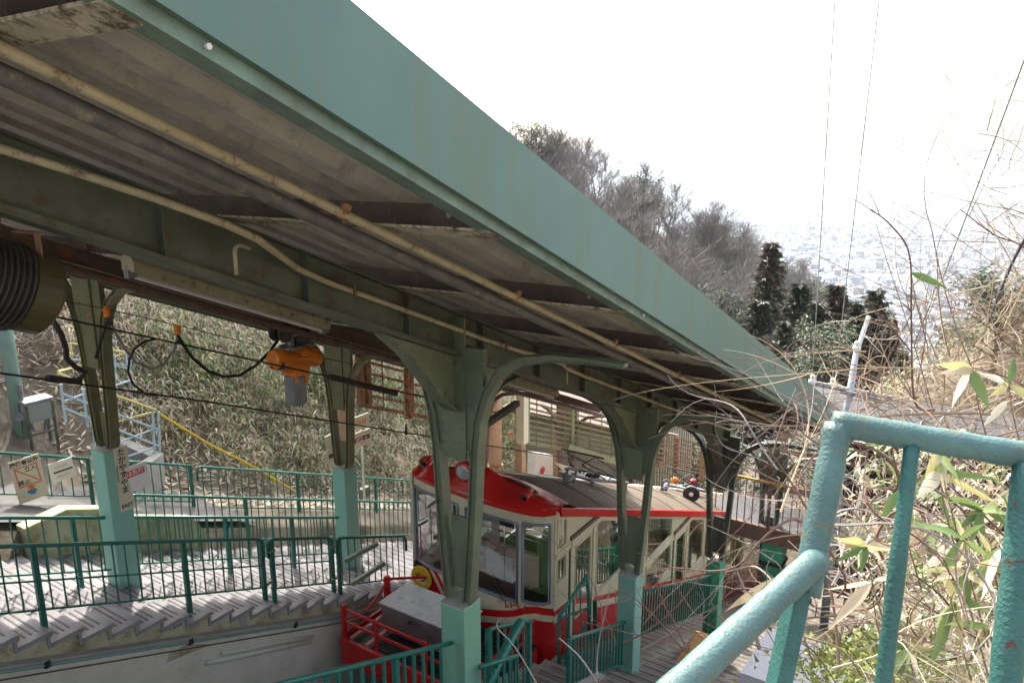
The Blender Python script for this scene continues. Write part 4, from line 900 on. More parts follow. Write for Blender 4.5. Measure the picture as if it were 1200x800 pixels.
# nose hood: from the front eave up to the roof arc
mb = MB(); n = 40; m_ = 12; rows = []
xsn = [-6.96+2.47*i/n for i in range(n+1)]
for j in range(m_+1):
    t = j/m_; row = []
    for x in xsn:
        u = (x+5.725)/1.235; yb_ = 8.62-.42*(1-min(1, abs(u)))**.8+.10; p0 = Vector((x*1.0+(.02 if x > -5.7 else -.02)*(1-t), fy(x)-.045, -4.41)); p3 = V(x, yb_ if abs(u) < .97 else yb_, rq(x)+.012)
        p = p0.lerp(p3, t); p.z += math.sin(math.pi*min(1, t*1.0))*.07+(.05*math.sin(min(1, t*4)*math.pi/2) if t < 1 else 0)*(1-t)
        for bx, bt_, bh, bw, bl in ((-5.72, .42, .17, .27, .34), (-6.52, .36, .10, .13, .24), (-4.83, .36, .035, .09, .2)):
            p.z += bh*math.exp(-((x-bx)/bw)**4)*math.exp(-((t-bt_)/bl)**2)
        row.append(p)
    rows.append(row)
mb.grid(rows)
lip = [Vector((x, fy(x)-.045, -4.41)) for x in xsn]; mb.grid([[p+Vector((0, .03, -.07)) for p in lip], [p+Vector((0, -.012, -.035)) for p in lip], lip])
hood = mb.build('nose_hood', carr, car, smooth=True)
def eye(c, r_, m, ring, mr, dy_=.0):
    mb = MB(); c = Vector(c); d = Vector((0, -1, -.12)).normalized()
    mb.path([c-d*.22, c-d*.10, c-d*.02, c], [r_*.5, r_*1.12, r_*1.3, r_*1.22], 20); h = mb.build('headlight_housing', ring, car, smooth=True)
    mb = MB(); mb.path([c-d*.005, c+d*.012, c+d*.022], [r_, r_*.92, r_*.55], 20); mb.build('lens', m, h, smooth=True)
eye((-6.47, 7.72, -4.10), .058, blackg, carr, 0); eye((-4.83, 7.74, -4.21), .048, blackg, carr, 0); eye((-5.76, 7.70, -4.07), .115, lensg, carr, 0)
mb = MB(); c = Vector((-6.64, 7.86-.035, -5.96)); mb.path([c, c-Vector((0, .02, 0))], .185, 28); bd = mb.build('round_badge', yellow, car)
mb = MB(); mb.cm = 0
f0 = c-Vector((0, .022, 0)); rb_ = random.Random(4)
for (dx, dz, r_, cm) in ((-.06, .0, .035, 0), (-.055, -.045, .03, 1), (-.02, -.01, .028, 1), (.0, -.07, .022, 1), (.05, -.075, .022, 1), (.09, -.06, .02, 1), (.02, .03, .02, 2), (.06, .05, .02, 2), (.07, .0, .022, 2), (.04, -.03, .016, 2), (-.03, .06, .018, 2), (-.085, .045, .014, 2), (.045, .015, .022, 3), (.085, -.02, .016, 3)):
    mb.cm = cm; p = f0+Vector((dx, 0, dz)); mb.path([p, p-Vector((0, .003+cm*.0008, 0))], r_, 8)
mb.build('badge_marks', [inkr, whitep, inkb, yellowp], bd)
mb = MB()
for i, ch in enumerate('ずいうん'):
    x = -5.22+i*.13; p = Vector((x, fy(x)-.012-.10*.06, -5.845-.012*(i % 2))); text(mb, ch, .145, p, (1, 0, 0), (0, 0, 1), .003, .004)
mb.build('name_lettering', inkr, car)
mb = MB(); mb.path([(-5.15, 7.75, -5.80), (-5.35, 7.74, -5.55), (-5.42, 7.74, -5.5)], .006, 5); mb.build('wiper', blackr, car)
# blind board, dash, driver area
mb = MB(); mb.box(-5.76, -5.16, 8.02, 8.035, -4.86, -4.66); mb.build('sun_blind', inkb, car)
mb = MB(); mb.hexa([(-6.9, 7.95, -5.98), (-4.6, 7.95, -5.98), (-4.6, 8.22, -5.98), (-6.9, 8.22, -5.98), (-6.85, 7.92, -5.79), (-4.62, 7.92, -5.79), (-4.62, 8.22, -5.83), (-6.85, 8.22, -5.83)]); mb.build('dashboard', blackr, car)
mb = MB(); mb.box(-5.9, -5.0, 8.42, 8.5, -6.7, -5.42); mb.box(-5.55, -5.42, 8.40, 8.418, -5.75, -5.55); mb.build('driver_partition', floorc, car)
mb = MB(); mb.box(-6.85, -6.3, 8.35, 8.40, -6.6, -5.2); mb.box(-6.30, -6.26, 8.3, 8.42, -6.6, -4.5); mb.box(-6.85, -6.26, 8.33, 8.40, -4.95, -4.8); mb.build('door_screen', wood, car)
mb = MB()
for (a, b) in (((-5.55, 8.38, -6.6), (-5.55, 8.38, -4.7)), ((-4.75, 8.55, -6.6), (-4.75, 8.55, -4.7)), ((-6.2, 8.6, -5.3), (-4.8, 8.6, -5.3)), ((-6.85, 8.3, -5.25), (-6.3, 8.3, -5.15)), ((-6.85, 8.3, -5.5), (-6.3, 8.3, -5.4))): mb.tube(a, b, .012, 6)
mb.build('grab_rail', chrome, car, smooth=True)
mb = MB(); mb.box(-5.08, -4.68, 8.15, 8.5, -6.02, -5.9); mb.box(-5.08, -4.68, 8.46, 8.54, -5.9, -5.2); mb.build('driver_seat', seatg, car, bevel=.04)
# interior floor and seats
mb = MB(); y = 8.1
while y < YB-.3: mb.box(XL+.04, XR-.04, y, y+.97, zq(y+.5, -3.12)-.03, zq(y+.5, -3.12)); y += .97
mb.build('floor', floorc, car); mb = MB(); y = 9.3; first = None
seats = []
mb = MB(); z0 = zq(9.3+.5, -3.12)
for xa, xb in ((XL+.06, -6.12), (-5.3, XR-.06)): mb.hexa([(xa, y, z0+.28), (xb, y, z0+.28), (xb, y+.42, z0+.28), (xa, y+.42, z0+.28), (xa, y, z0+.42), (xb, y, z0+.42), (xb, y+.42, z0+.40), (xa, y+.42, z0+.40)]); mb.box(xa, xb, y+.44, y+.54, z0+.42, z0+1.02)
s1 = mb.build('seat', seatg, car, bevel=.03)
mb = MB()
for xa, xb in ((XL+.06, -6.12), (-5.3, XR-.06)): mb.box(xa, xb, y+.02, y+.50, z0+.0, z0+.275); mb.box(xa, xb, y+.545, y+.565, z0+.3, z0+.92)
mb.build('seat_base', seato, s1)
mb = MB()
for xa, xb in ((XL+.06, -6.12), (-5.3, XR-.06)): mb.path([(xa+.05, y+.52, z0+1.0), (xa+.05, y+.52, z0+1.08), ((xa+xb)/2, y+.52, z0+1.12), (xb-.05, y+.52, z0+1.08), (xb-.05, y+.52, z0+1.0)], .012, 6)
mb.build('seat_handle', chrome, s1)
for i in range(1, 11): copy_tree(s1, V(0, .97*i, 0), car)
mb = MB(); z0 = -5.2; mb.tube((-5.2, 9.2, z0-1.3), (-5.2, 9.2, z0+.25), .014, 6); o = mb.build('grab_pole', chrome, car); copies(o, [V(0, 1.94*i, 0) for i in range(1, 6)]+[V(-1.0, 1.94*i, 0) for i in range(6)], car)
# rear wall
mb = MB(); yb = YB
mb.box(XL, XR, yb, yb+.04, zq(yb, -3.3), zq(yb, -2.4)); mb.box(XL, XL+.3, yb, yb+.04, zq(yb, -2.4), zq(yb, -1.12)); mb.box(XR-.3, XR, yb, yb+.04, zq(yb, -2.4), zq(yb, -1.12)); mb.box(XL+.3, XR-.3, yb, yb+.04, zq(yb, -1.3), zq(yb, -.95)); mb.build('rear_wall', carc, car)
mb = MB(); mb.sbox(XL+.15, XR-.15, 8.3, YB, -4.2, -3.36); mb.build('underframe', darkm, car)
# roof gear
def loopframe(y, q=.0):
    c = V(-5.35, y, rq(-5.35)); d_ = Vector((0, 1, -S)).normalized(); u = Vector((.25, 0, 1)).normalized(); mb = MB()
    P = [c-d_*.16+u*.02, c-d_*.16+u*.27, c+d_*.16+u*.27, c+d_*.16+u*.02]
    for a, b in zip(P, P[1:]): mb.bar(a, b, .05, .035, up=Vector((1, 0, 0)))
    mb.build('lamp_frame', greym, car, bevel=.006)
    mb = MB(); mb.ball(c+d_*-.02+u*.10, .07, .14, .06, 10, 6); mb.path(arc(c+d_*.08+u*.12, .06, 0, 3.14, 8, d_, u), .012, 6)
    mb.ball(c+Vector((.25, .25, -.2)), .05, .08, .05, 8, 5); mb.path([c+Vector((.2, .1, -.12)), c+Vector((.25, .3, -.2)), c+Vector((.3, .4, -.26))], .03, 6); mb.build('roof_fitting', greym, car, smooth=True)
loopframe(9.9); loopframe(14.0)
def panto(y):
    base = V(-5.55, y, rq(-5.55)+.10); d_ = Vector((0, 1, -S)).normalized(); xx = Vector((1, 0, 0)); mb = MB()
    for sx in (-.28, .28): mb.bar(base+xx*sx-d_*.0, base+xx*sx+d_*1.6-ZZ*.0, .05, .05)
    for t in (0, .5, 1.0, 1.6): mb.bar(base-xx*.3+d_*t, base+xx*.3+d_*t, .05, .04)
    for t in (.1, 1.5):
        for sx in (-.28, .28): mb.path([base+xx*sx+d_*t-ZZ*.16, base+xx*sx+d_*t-ZZ*.02], [.05, .035], 8)
    mb.build('pantograph_base', greym, car)
    mb = MB()
    for sx in (-.25, .25):
        k = base+xx*sx+d_*.8+ZZ*.06; tp = base+xx*sx*.5+d_*-.0+ZZ*.22
        mb.tube(base+xx*sx+d_*.8, tp, .013, 6); mb.tube(tp, base+xx*sx+d_*.25+ZZ*.40, .010, 6); mb.tube(base+xx*sx+d_*.25+ZZ*.40, base+xx*sx+d_*1.1+ZZ*.2, .010, 6); mb.tube(base+xx*sx+d_*1.1+ZZ*.2, base+xx*sx+d_*.8, .013, 6)
    mb.tube(base-xx*.4+d_*.25+ZZ*.41, base+xx*.4+d_*.25+ZZ*.41, .016, 6); mb.tube(base-xx*.3+d_*.25+ZZ*.36, base+xx*.3+d_*.9+ZZ*.1, .012, 6)
    mb.build('pantograph_arm', darkm, car)
    mb = MB(); 
    for t in (.35, .55, .75, .95): mb.ball(base+d_*t+ZZ*.05+xx*(.1 if t < .6 else -.05), .07, .10, .06, 8, 5)
    mb.path([base-xx*.3+d_*.2+ZZ*.07, base+xx*.1+d_*.7+ZZ*.12, base+xx*.3+d_*1.3+ZZ*.05], .02, 6); mb.build('pantograph_spring', darkm, car)
panto(10.5); panto(15.3)
mb = MB(); c = V(-5.0, 14.7, rq(-5.0)+.16); d_ = Vector((.35, -1, 0)).normalized(); mb.path([c+d_*.10, c+d_*.09, c-d_*.02, c-d_*.2], [.17, .175, .16, .05], 18); h = mb.build('roof_horn', darkm, car, smooth=False)
mb = MB(); mb.path([c+d_*.101, c+d_*.13], [.05, .03], 10); mb.build('horn_centre', whitep, h)
mb = MB(); c = V(-5.7, 15.6, rq(-5.7)+.22); mb.ball(c, .10, .10, .08, 12, 6); mb.build('orange_beacon', orange, car, smooth=True)
mb = MB(); mb.ball(c+Vector((.25, .5, -.15)), .08, .12, .07, 10, 6); mb.build('red_beacon', carr, car, smooth=True)

# red service cage in front of the nose (a part of the car)
cz = -5.80; xa, xb, ya, yb = -6.90, -4.62, 6.50, 7.68
mb = MB()
for (x, y) in ((xa, ya), (xb, ya)): mb = MB(); mb.box(x-.025, x+.025, y-.03, y+.03, -6.62, cz); mb.build('cage_post', cagr, car)
for x in (-6.32, -5.5): mb = MB(); mb.box(x-.022, x+.022, ya-.02, ya+.02, -6.3, cz-.03); mb.build('cage_post', cagr, car)
mb = MB(); mb.box(xa-.03, xa+.03, 7.32, 7.40, -6.4, -5.80); mb.build('cage_post', cagr, car); mb = MB(); mb.box(xb-.03, xb+.03, 7.5, 7.58, -6.4, -5.80); mb.build('cage_post', cagr, car)
mb = MB()
for z in (-5.86, -6.04): mb.bar((xa, ya, z), (xb, ya, z), .022, .035); 
mb.build('cage_rail', cagr, car)
mb = MB()
for z in (-5.84, -6.06): mb.bar((xa, 7.36, z), (-6.45, 7.72, z), .022, .035)
mb.build('cage_rail', cagr, car)
mb = MB()
for z in (-5.86, -6.04): mb.bar((xb, ya, z), (xb, yb, z), .022, .035)
mb.build('cage_rail', cagr, car)
mb = MB(); mb.path([Vector((xa, 7.36, -5.86)).lerp(Vector((xa, ya, -6.0)), t)-ZZ*(.16*4*t*(1-t)) for t in np.linspace(0, 1, 11)], [.012, .017]*5+[.012], 6); mb.build('cage_chain', cagr, car)
mb = MB(); mb.box(xa-.02, xb+.02, ya-.045, ya-.02, -6.62, -6.27); mb.box(xa-.02, xb+.02, ya-.07, ya-.046, -6.62, -6.56); mb.box(xa-.02, xb+.02, ya-.07, ya-.046, -6.33, -6.27); mb.box(xa-.05, xa-.022, ya-.02, yb, -6.62, -6.27) ; mb.box(xb+.022, xb+.05, ya-.02, yb, -6.62, -6.27); mb.build('cage_skirt', cagr, car)
mb = MB()
for x in (-6.78, -6.5): mb.bar((x, ya-.01, -6.26), (x, yb+.1, -6.26), .05, .03)
mb.build('cage_floor_beam', mat('pinkish_beam', (.45, .16, .15), .6, var=.15), car)
mb = MB(); mb.box(xa+.01, xb-.01, ya, yb+.1, -6.34, -6.31)
y = ya+.06
while y < yb: mb.box(-6.44, xb-.03, y, y+.012, -6.309, -6.28); y += .05
mb.build('cage_floor', darkm, car)
zt = -5.79; b0, b1, c0, c1 = -6.54, -5.25, 6.80, 7.38
mb = MB(); mb.box(b0+.02, b1-.02, c0+.02, c1, zt-.40, zt-.02); bx = mb.build('equipment_box', steelm, car, bevel=.006)
mb = MB(); mb.box(b0, b1, c0, c1+.02, zt-.0195, zt); mb.build('lid', mat('dusty_steel_lid', (.62, .62, .61), .4, metal=.15, var=.15, scale=4, dirt=(.2, .19, .18), damt=.25, dscale=6, dstr=.3), bx)
mb = MB(); c = Vector((-6.0, c0+.019, zt-.13)); mb.path([c, c-Vector((0, .02, 0))], .03, 10); mb.build('lock', darkm, bx)
mb = MB(); mb.box(-6.05, -5.85, 6.95, 6.975, zt+.0005, zt+.004); mb.build('tape', whitep, bx)

# ------------------------------------------------------------------ louvred screens, bridge and station bits down the line
def screen(x, y0, y1, qt, qb, nsl, mpost, mslat, lab, tilt=0):
    pw_ = .05 if x < -8.5 else .09; root = empty('louvre_screen', V(x, y0, qb), lab, 'screen', 'louvred screens under the far edge of the roof'); 
    mb = MB(); mb.box(x-pw_, x+pw_, y0-pw_, y0+pw_, V(0, y0, qb).z, V(0, y0, qt).z); mb.build('end_post', mpost, root)
    mb = MB(); mb.box(x-.05, x+.05, y0+.11, y0+.22, V(0, y0, qb-.02).z, V(0, y0, qt).z); mb.build('post_edge', mslat if mslat is not olive else steelg, root)
    ym = y0+(y1-y0)*.42; mb = MB(); mb.box(x-.05, x+.05, ym-.08, ym+.08, V(0, ym, qb-.05).z, V(0, ym, qt).z); mb.build('middle_post', mslat, root)
    for i in range(nsl):
        q = qt-.08-(qt-qb-.1)*i/(nsl-1); mb = MB(); mb.bar(V(x, y0+.1, q), V(x, y1, q-tilt*(y1-y0)), .06, .07 if i == nsl-1 else .042); mb.build('slat', mslat, root)
    mb = MB()
    for yy in np.arange(y0+.5, y1, .62): mb = MB(); mb.box(x+.03, x+.045, yy, yy+.02, V(0, yy, qb).z, V(0, yy, qt).z); mb.build('tie_rod', mslat, root)
screen(-8.9, 9.05, 12.0, .56, -.33, 5, rustor, rustor, 'rusty louvred screen between the second far column and the nearest steel column')
mb = MB(); mb.box(-9.12, -9.02, 8.75, 8.9, V(0, 8.9, -.3).z, V(0, 8.9, .55).z); tag(mb.build('white_post', whitep), 'short white post at the left end of the rusty louvred screen', 'post')
screen(-7.9, 12.6, 17.6, .66, -.45, 9, creams, olive, 'large louvred screen with a cream end post seen between the first two near columns')
screen(-8.0, 18.6, 26.5, .62, -.5, 8, steeld, rustor, 'far rusty louvred screen seen between the second and third near columns')
mb = MB(); mb.bar(px(664, 523, -7.6), px(745, 548, -7.4), .12, .14); tag(mb.build('sloping_beam', olive), 'olive beam sloping below the large louvred screen', 'beam')
mb = MB(); mb.bar(px(568, 498, -6.5), px(606, 472, -6.5), .10, .09); tag(mb.build('brace_bar', steeld), 'dark diagonal bar right of the nearest column', 'beam')
for (X, Y, x, rr, lab) in ((402, 545, -9.4, .10, 'rust orange vertical pipe just behind the second far pillar'), (580, 545, -9.0, .15, 'thick peach coloured vertical pipe right behind the nearest steel column')):
    c = px(X, Y, x); root = empty('vertical_pipe', c, lab, 'pipe'); mb = MB(); mb.path([c+ZZ*.02, c+ZZ*3.2], rr, 12); mb.build('pipe_run', mat('peach_pipe_paint', (.55, .36, .24), .6, var=.12, scale=3, dirt=(.3, .16, .08), damt=.15), root, smooth=True)
    mb = MB(); mb.path([c-ZZ*.04, c+ZZ*.02], rr*1.25, 12); mb.tube(c-ZZ*1.9, c-ZZ*.04, rr*.5, 8); mb.build('foot', rustor, root)
# white ribbed hut
hx0, hy0 = -9.6, 19.5
root = empty('station_hut', V(-9.6, 20, -3), 'cream station hut with vertical ribbed boards beyond the louvred screen', 'hut')
mb = MB(); mb.box(-12.5, -8.9, 19.5, 26, V(0, 26, -3.6).z, V(0, 19.5, .35).z); mb.build('wall', mat('dull_cream_boards', (.24, .21, .15), .7, var=.15, scale=3, dirt=(.2, .17, .11), damt=.3, dscale=4), root)
y = 19.55; mb = MB(); mb.box(-8.897, -8.86, 19.5, 19.58, V(0, 26, -3.4).z, V(0, 19.5, .3).z); o = mb.build('board', creams, root); copies(o, [(0, .24*i, 0) for i in range(1, 27)], root)
mb = MB(); mb.box(-8.94, -8.86, 21, 23, -9.8, -9.0); w_ = mb.build('window', wood, root); mb = MB(); mb.box(-8.859, -8.85, 21.1, 22.9, -9.7, -9.1); mb.build('pane', mat('dark_glass', (.05, .08, .08), .1), w_)
mb = MB(); mb.box(-12.8, -8.5, 19.2, 26.3, V(0, 19.5, .351).z, V(0, 19.5, .5).z); mb.build('roof', rustst, root)
mb = MB(); a, b = px(699, 486, -8.2), px(724, 493, -8.2); mb.tube(a, b, .04, 8); lm = bpy.data.materials.new('lit_tube'); lm.use_nodes = True; bb = lm.node_tree.nodes['Principled BSDF']; bb.inputs['Emission Color'].default_value = (.85, 1, .95, 1); bb.inputs['Emission Strength'].default_value = 2.0
tag(mb.build('fluorescent_tube', lm), 'lit white fluorescent tube behind the large louvred screen', 'light')
# cream sheet hood (white triangular sheets) under the screen
mb = MB(); P = [px(652, 542, -8.2), px(735, 565, -8.2), px(735, 590, -8.2), px(700, 590, -8.2)]
mb.ext(P, (-.06, 0, 0)); tag(mb.build('sheet_cover', creams), 'cream sheet leaning beside the cable car roof', 'cover')
mb = MB(); P = [px(627, 530, -8.6), px(648, 533, -8.6), px(648, 562, -8.6), px(626, 560, -8.6)]; mb.ext(P, (-.2, 0, 0)); o = tag(mb.build('notice_box', whitep), 'white notice box with a red mark behind the cable car roof', 'notice'); mb = MB(); c = px(636, 551, -8.58); mb.path([c, c+Vector((.01, 0, 0))], .09, 14); mb.build('red_mark', inkr, o)
c = px(598, 508, -10.5); mb = MB(); mb.path([c, c+Vector((.02, -.01, 0))], .05, 10); tag(mb.build('red_reflector', inkr), 'small red round reflector in the bushes right of the nearest column', 'reflector')
# wooden frames of the lower structure
for i, (x, y) in enumerate(((-9.2, 14.6), (-9.2, 16.4), (-8.8, 27), (-8.8, 29.5))):
    mb = MB(); mb.box(x-.09, x+.09, y-.09, y+.09, V(0, y, -3.4).z, V(0, y, .5).z)
    tag(mb.build('timber_post', wood), ['brown timber post left of the ribbed hut', 'brown timber post touching the ribbed hut', 'timber post past the hut', 'last timber post past the hut'][i], 'post', 'timber posts beside the track')
# footbridge
br = empty('footbridge', (-3.3, 15.5, -7.75), 'dark steel footbridge with grey balusters and a yellow rail crossing below the canopy end', 'footbridge')
bx0, bx1, by = -4.9, 1.8, 15.5
mb = MB(); mb.box(bx0, bx1, by, by+.12, -7.92, -7.60); mb.box(bx0, bx1, by+1.3, by+1.42, -7.92, -7.6); mb.box(bx0, bx1, by-.03, by+.15, -7.935, -7.9205); mb.build('girder', rustst, br)
mb = MB(); mb.box(bx0, bx1, by+.121, by+1.299, -7.66, -7.6); mb.build('deck', darkm, br)
mb = MB(); mb.bar((bx0, by+.05, -6.60), (bx1, by+.05, -6.60), .05, .05); mb.build('yellow_rail', yelld, br)
mb = MB(); mb.bar((bx0, by+1.36, -6.60), (bx1, by+1.36, -6.60), .05, .05); mb.build('rear_rail', steeld, br)
mb = MB(); mb.box(bx0, bx0+.022, by+.04, by+.06, -7.6, -6.63); o = mb.build('baluster', greym, br); copies(o, [(.16*i, 0, 0) for i in range(1, 42)]+[(.32*i, 1.31, 0) for i in range(20)], br)
mb = MB(); mb.box(bx0, bx0+.05, by, by+.06, -7.6, -6.6); o = mb.build('baluster_post', rustst, br); copies(o, [(1.3*i, 0, 0) for i in range(1, 5)], br)
for i, (x, y) in enumerate(((-3.45, 15.75), (1.2, 15.7))):
    root = empty('bridge_pillar', (x, y, -12), ['green pillar with a dark collar holding up the footbridge', 'green bridge pillar hidden behind the foreground rail'][i], 'pillar')
    mb = MB(); mb.box(x-.22, x+.22, y-.22, y+.22, -12, -7.937); mb.build('shaft', pild, root, bevel=.01); mb = MB(); mb.box(x-.25, x+.25, y-.25, y+.25, -8.45, -8.38); mb.build('collar', darkm, root)

# dark timber shed behind the bridge
root = empty('timber_shed', (-1, 18.5, -11), 'dark timber shed with open posts behind the footbridge', 'shed')
mb = MB(); mb.box(-4.2, 3.5, 18.2, 21.5, -6.25, -6.05); mb.build('roof', darkm, root)
mb = MB(); mb.box(-3.0, 3.4, 20.6, 20.7, -11.5, -6.251); mb.build('wall', darkm, root)
for i in range(9):
    x = -4.1+i*.9; mb = MB(); mb.box(x, x+.16, 18.3, 18.46, -11.5, -6.251); mb.build('post', wood if i % 3 == 0 else rustst, root)
for z in (-7.0, -8.0, -9.0): mb = MB(); mb.box(-4.2, 3.5, 18.47, 18.52, z, z+.12); mb.build('rail', wood, root)
# ------------------------------------------------------------------ signs and left side furniture
def board(c, r_, u_, w_, h, m, name, lab, cat='sign', th=.012, root=None):
    c = Vector(c); r_ = Vector(r_).normalized(); u_ = Vector(u_).normalized(); n_ = r_.cross(u_)
    mb = MB(); mb.hexa([c-r_*w_/2-u_*h/2-n_*th, c+r_*w_/2-u_*h/2-n_*th, c+r_*w_/2-u_*h/2, c-r_*w_/2-u_*h/2, c-r_*w_/2+u_*h/2-n_*th, c+r_*w_/2+u_*h/2-n_*th, c+r_*w_/2+u_*h/2, c-r_*w_/2+u_*h/2])
    o = mb.build(name, m, root); 
    if lab: tag(o, lab, cat)
    return o, c, r_, u_, n_
def rect(mb, c, r_, u_, n_, x0, x1, y0, y1, off=.002, t=.001):
    mb.hexa([c+r_*x+u_*y+n_*o for o in (off, off+t) for x, y in ((x0, y0), (x1, y0), (x1, y1), (x0, y1))])
# station name strip on the left pillar (+x face)
P0 = V(-8.4+.137, 4.49, -1.73); o, c, r_, u_, n_ = board(P0+Vector((.006, .02, 0)), (0, 1, 0), (0, 0, 1), .17, .78, creams, 'name_plate', 'vertical cream station name plate with black characters on the left far pillar', 'sign', .006)
mb = MB()
for i, ch in enumerate('たかやすやま'): text(mb, ch, .095, c+u_*(.32-.092*i), r_, u_, .001, .0015)
text(mb, 'Takayasuyama', .035, c-r_*.065+u_*.08, -u_, r_, .001)
text(mb, 'EAST', .06, c-u_*.33, r_, u_, .001, .002); mb.build('plate_lettering', inkb, o)
# white/red sign hanging beside it
c0 = px(153, 562, -8.25); o, c, r_, u_, n_ = board(c0, (.30, .95, .16), (0, -.14, 1), .42, .32, whitep, 'notice_sign', 'small white sign with a red band right of the left far pillar', 'sign')
u_ = (u_-r_*u_.dot(r_)).normalized(); n_ = r_.cross(u_)
mb = MB(); rect(mb, c, r_, u_, n_, -.10, .17, .03, .11); mb.path([c-r_*.20+n_*.002, c-r_*.20+n_*.004], .05, 12); mb.build('red_band', inkr, o); mb = MB(); text(mb, '中は危険', .065, c+r_*.035+u_*.07, r_, u_, .004, .001); mb.build('band_lettering', whitep, o)
# keep-out notice on the back fence
fx_ = -10.73
c0 = px(34, 561, fx_); o, c, r_, u_, n_ = board(c0, (.25, .96, .12), (0, -.1, 1), .36, .62, creams, 'keep_out_notice', 'cream keep out notice with a pink barred rectangle on the back fence', 'sign')
u_ = (u_-r_*u_.dot(r_)).normalized(); n_ = r_.cross(u_)
mb = MB(); text(mb, '関係者以外', .068, c+u_*.25, r_, u_, .002, .002); text(mb, '立入', .075, c+u_*.14+r_*.05, r_, u_, .002, .001); text(mb, '禁止', .075, c-u_*.03-r_*.06, r_, u_, .002, .001); mb.build('notice_lettering', inkb, o)
mb = MB(); rect(mb, c, r_, u_, n_, -.14, .14, .185, .205); rect(mb, c, r_, u_, n_, -.14, .14, -.09, -.07); rect(mb, c, r_, u_, n_, -.14, -.12, -.07, .185); rect(mb, c, r_, u_, n_, .12, .14, -.07, .185)
mb.bar(c-r_*.12+u_*.18+n_*.003, c+r_*.12-u_*.06+n_*.003, .02, .001, up=n_); mb.build('barred_rectangle', inkp, o)
mb = MB(); mb.cm = 0; mb.path([c-u_*.125+n_*.002, c-u_*.125+n_*.003], .035, 12); rect(mb, c, r_, u_, n_, -.055, .055, -.115, -.10); mb.cm = 1; rect(mb, c, r_, u_, n_, -.06, .05, -.20, -.155); rect(mb, c, r_, u_, n_, -.03, .03, -.225, -.201); mb.build('figure_marks', [orange, mat('print_blue', (.03, .2, .42), .5, var=.05)], o)
c0 = px(73, 551, fx_); o, c, r_, u_, n_ = board(c0, (.25, .96, .12), (0, -.1, 1), .30, .30, whitep, 'paper_notice', 'white paper notice with a dark bar on the back fence', 'sign')
u_ = (u_-r_*u_.dot(r_)).normalized(); n_ = r_.cross(u_); mb = MB(); rect(mb, c, r_, u_, n_, -.11, .13, -.012, .012); mb.build('dark_bar', inkb, o)
mb = MB(); rect(mb, c, r_, u_, n_, -.09, .08, .05, .09); rect(mb, c, r_, u_, n_, -.09, .08, -.09, -.05); mb.build('faded_print', creams, o)
# direction signs
root = empty('direction_sign', px(424, 556, -9.8), 'brown banded direction sign with an arrow right of the second far column', 'sign')
mb = MB(); a = px(423, 500, -9.8); mb.tube(Vector((a.x, a.y, -6.8)), a+ZZ*.1, .022, 8); mb.build('post', whitep, root)
for (X, Y, w_, h, wh) in ((421, 495, .42, .26, 0), (421, 515, .50, .30, 1)):
    o, c, r_, u_, n_ = board(px(X, Y, -9.76), (.25, .96, .10), (0, -.1, 1), w_, h, creams, 'board', None, root=root); u_ = (u_-r_*u_.dot(r_)).normalized(); n_ = r_.cross(u_)
    mb = MB()
    if wh: rect(mb, c, r_, u_, n_, -.22, .23, -.04, .05); mb.build('brown_band', inkn, o); mb = MB(); text(mb, '出口 →', .08, c+r_*.05, r_, u_, .004, .001); mb.build('band_lettering', whitep, o); mb = MB(); text(mb, 'EXIT', .06, c+r_*.08-u_*.09, r_, u_, .002); mb.build('small_lettering', inkp, o)
    else: text(mb, 'のりば', .11, c, r_, u_, .002, .002); mb.build('board_lettering', inkp, o)
root = empty('direction_sign', px(391, 556, -9.6), 'white direction sign with a brown band left of the second far column', 'sign')
o, c, r_, u_, n_ = board(px(391, 527, -9.6), (.3, .95, .2), (0, -.1, 1), .26, .62, creams, 'board', None, root=root); u_ = (u_-r_*u_.dot(r_)).normalized(); n_ = r_.cross(u_)
mb = MB(); rect(mb, c, r_, u_, n_, -.12, .13, -.13, -.05); rect(mb, c, r_, u_, n_, .05, .10, .10, .25); mb.build('brown_band', inkn, o)
mb = MB(); a = px(394, 545, -9.62); mb.tube(Vector((a.x, a.y, -6.4)), a+ZZ*.5, .02, 8); mb.build('post', whitep, root)
# pale green pole, cabinet, blue scaffold, yellow rails
X0 = -13.2
a, b = px(30, 535, X0), px(-2, 360, X0); root = empty('utility_post', a-ZZ*.3, 'weathered pale green post at the left edge with a small meter', 'post')
b = Vector((a.x-.05, a.y, b.z+1.5)); mb = MB(); mb.path([a-ZZ*.3, a.lerp(b, .5), b], .11, 12); mb.build('shaft', polem, root, smooth=True)
mb = MB(); c = px(25, 484, X0)+Vector((.12, -.06, 0)); mb.path([c, c+Vector((.06, -.05, 0))], .07, 12); mb.build('meter', greym, root)
mb = MB(); c = px(22, 470, X0)+Vector((.12, 0, 0)); mb.path([c+ZZ*.3, c, c+Vector((0, .1, -.5)), c+Vector((0, .25, -.6)), c+Vector((0, .35, -.3))], .025, 6); mb.path([c+Vector((-.2, 0, .1)), c+Vector((-.22, 0, -.7))], .02, 6); mb.build('cable_loop', greym, root)
c = px(43, 478, -13.0); root = empty('power_cabinet', c-ZZ*.9, 'white cabinet on thin dark legs beside the pale green post', 'cabinet'); 
mb = MB(); mb.hexa([c+Vector(p) for p in ((-.13, -.2, -.2), (.1, -.2, -.2), (.1, .2, -.2), (-.13, .2, -.2), (-.13, -.2, .12), (.1, -.2, .12), (.1, .2, .12), (-.13, .2, .12))]); mb.build('body', mat('pale_grey_enamel', (.25, .27, .25), .5, var=.1), root, bevel=.01)
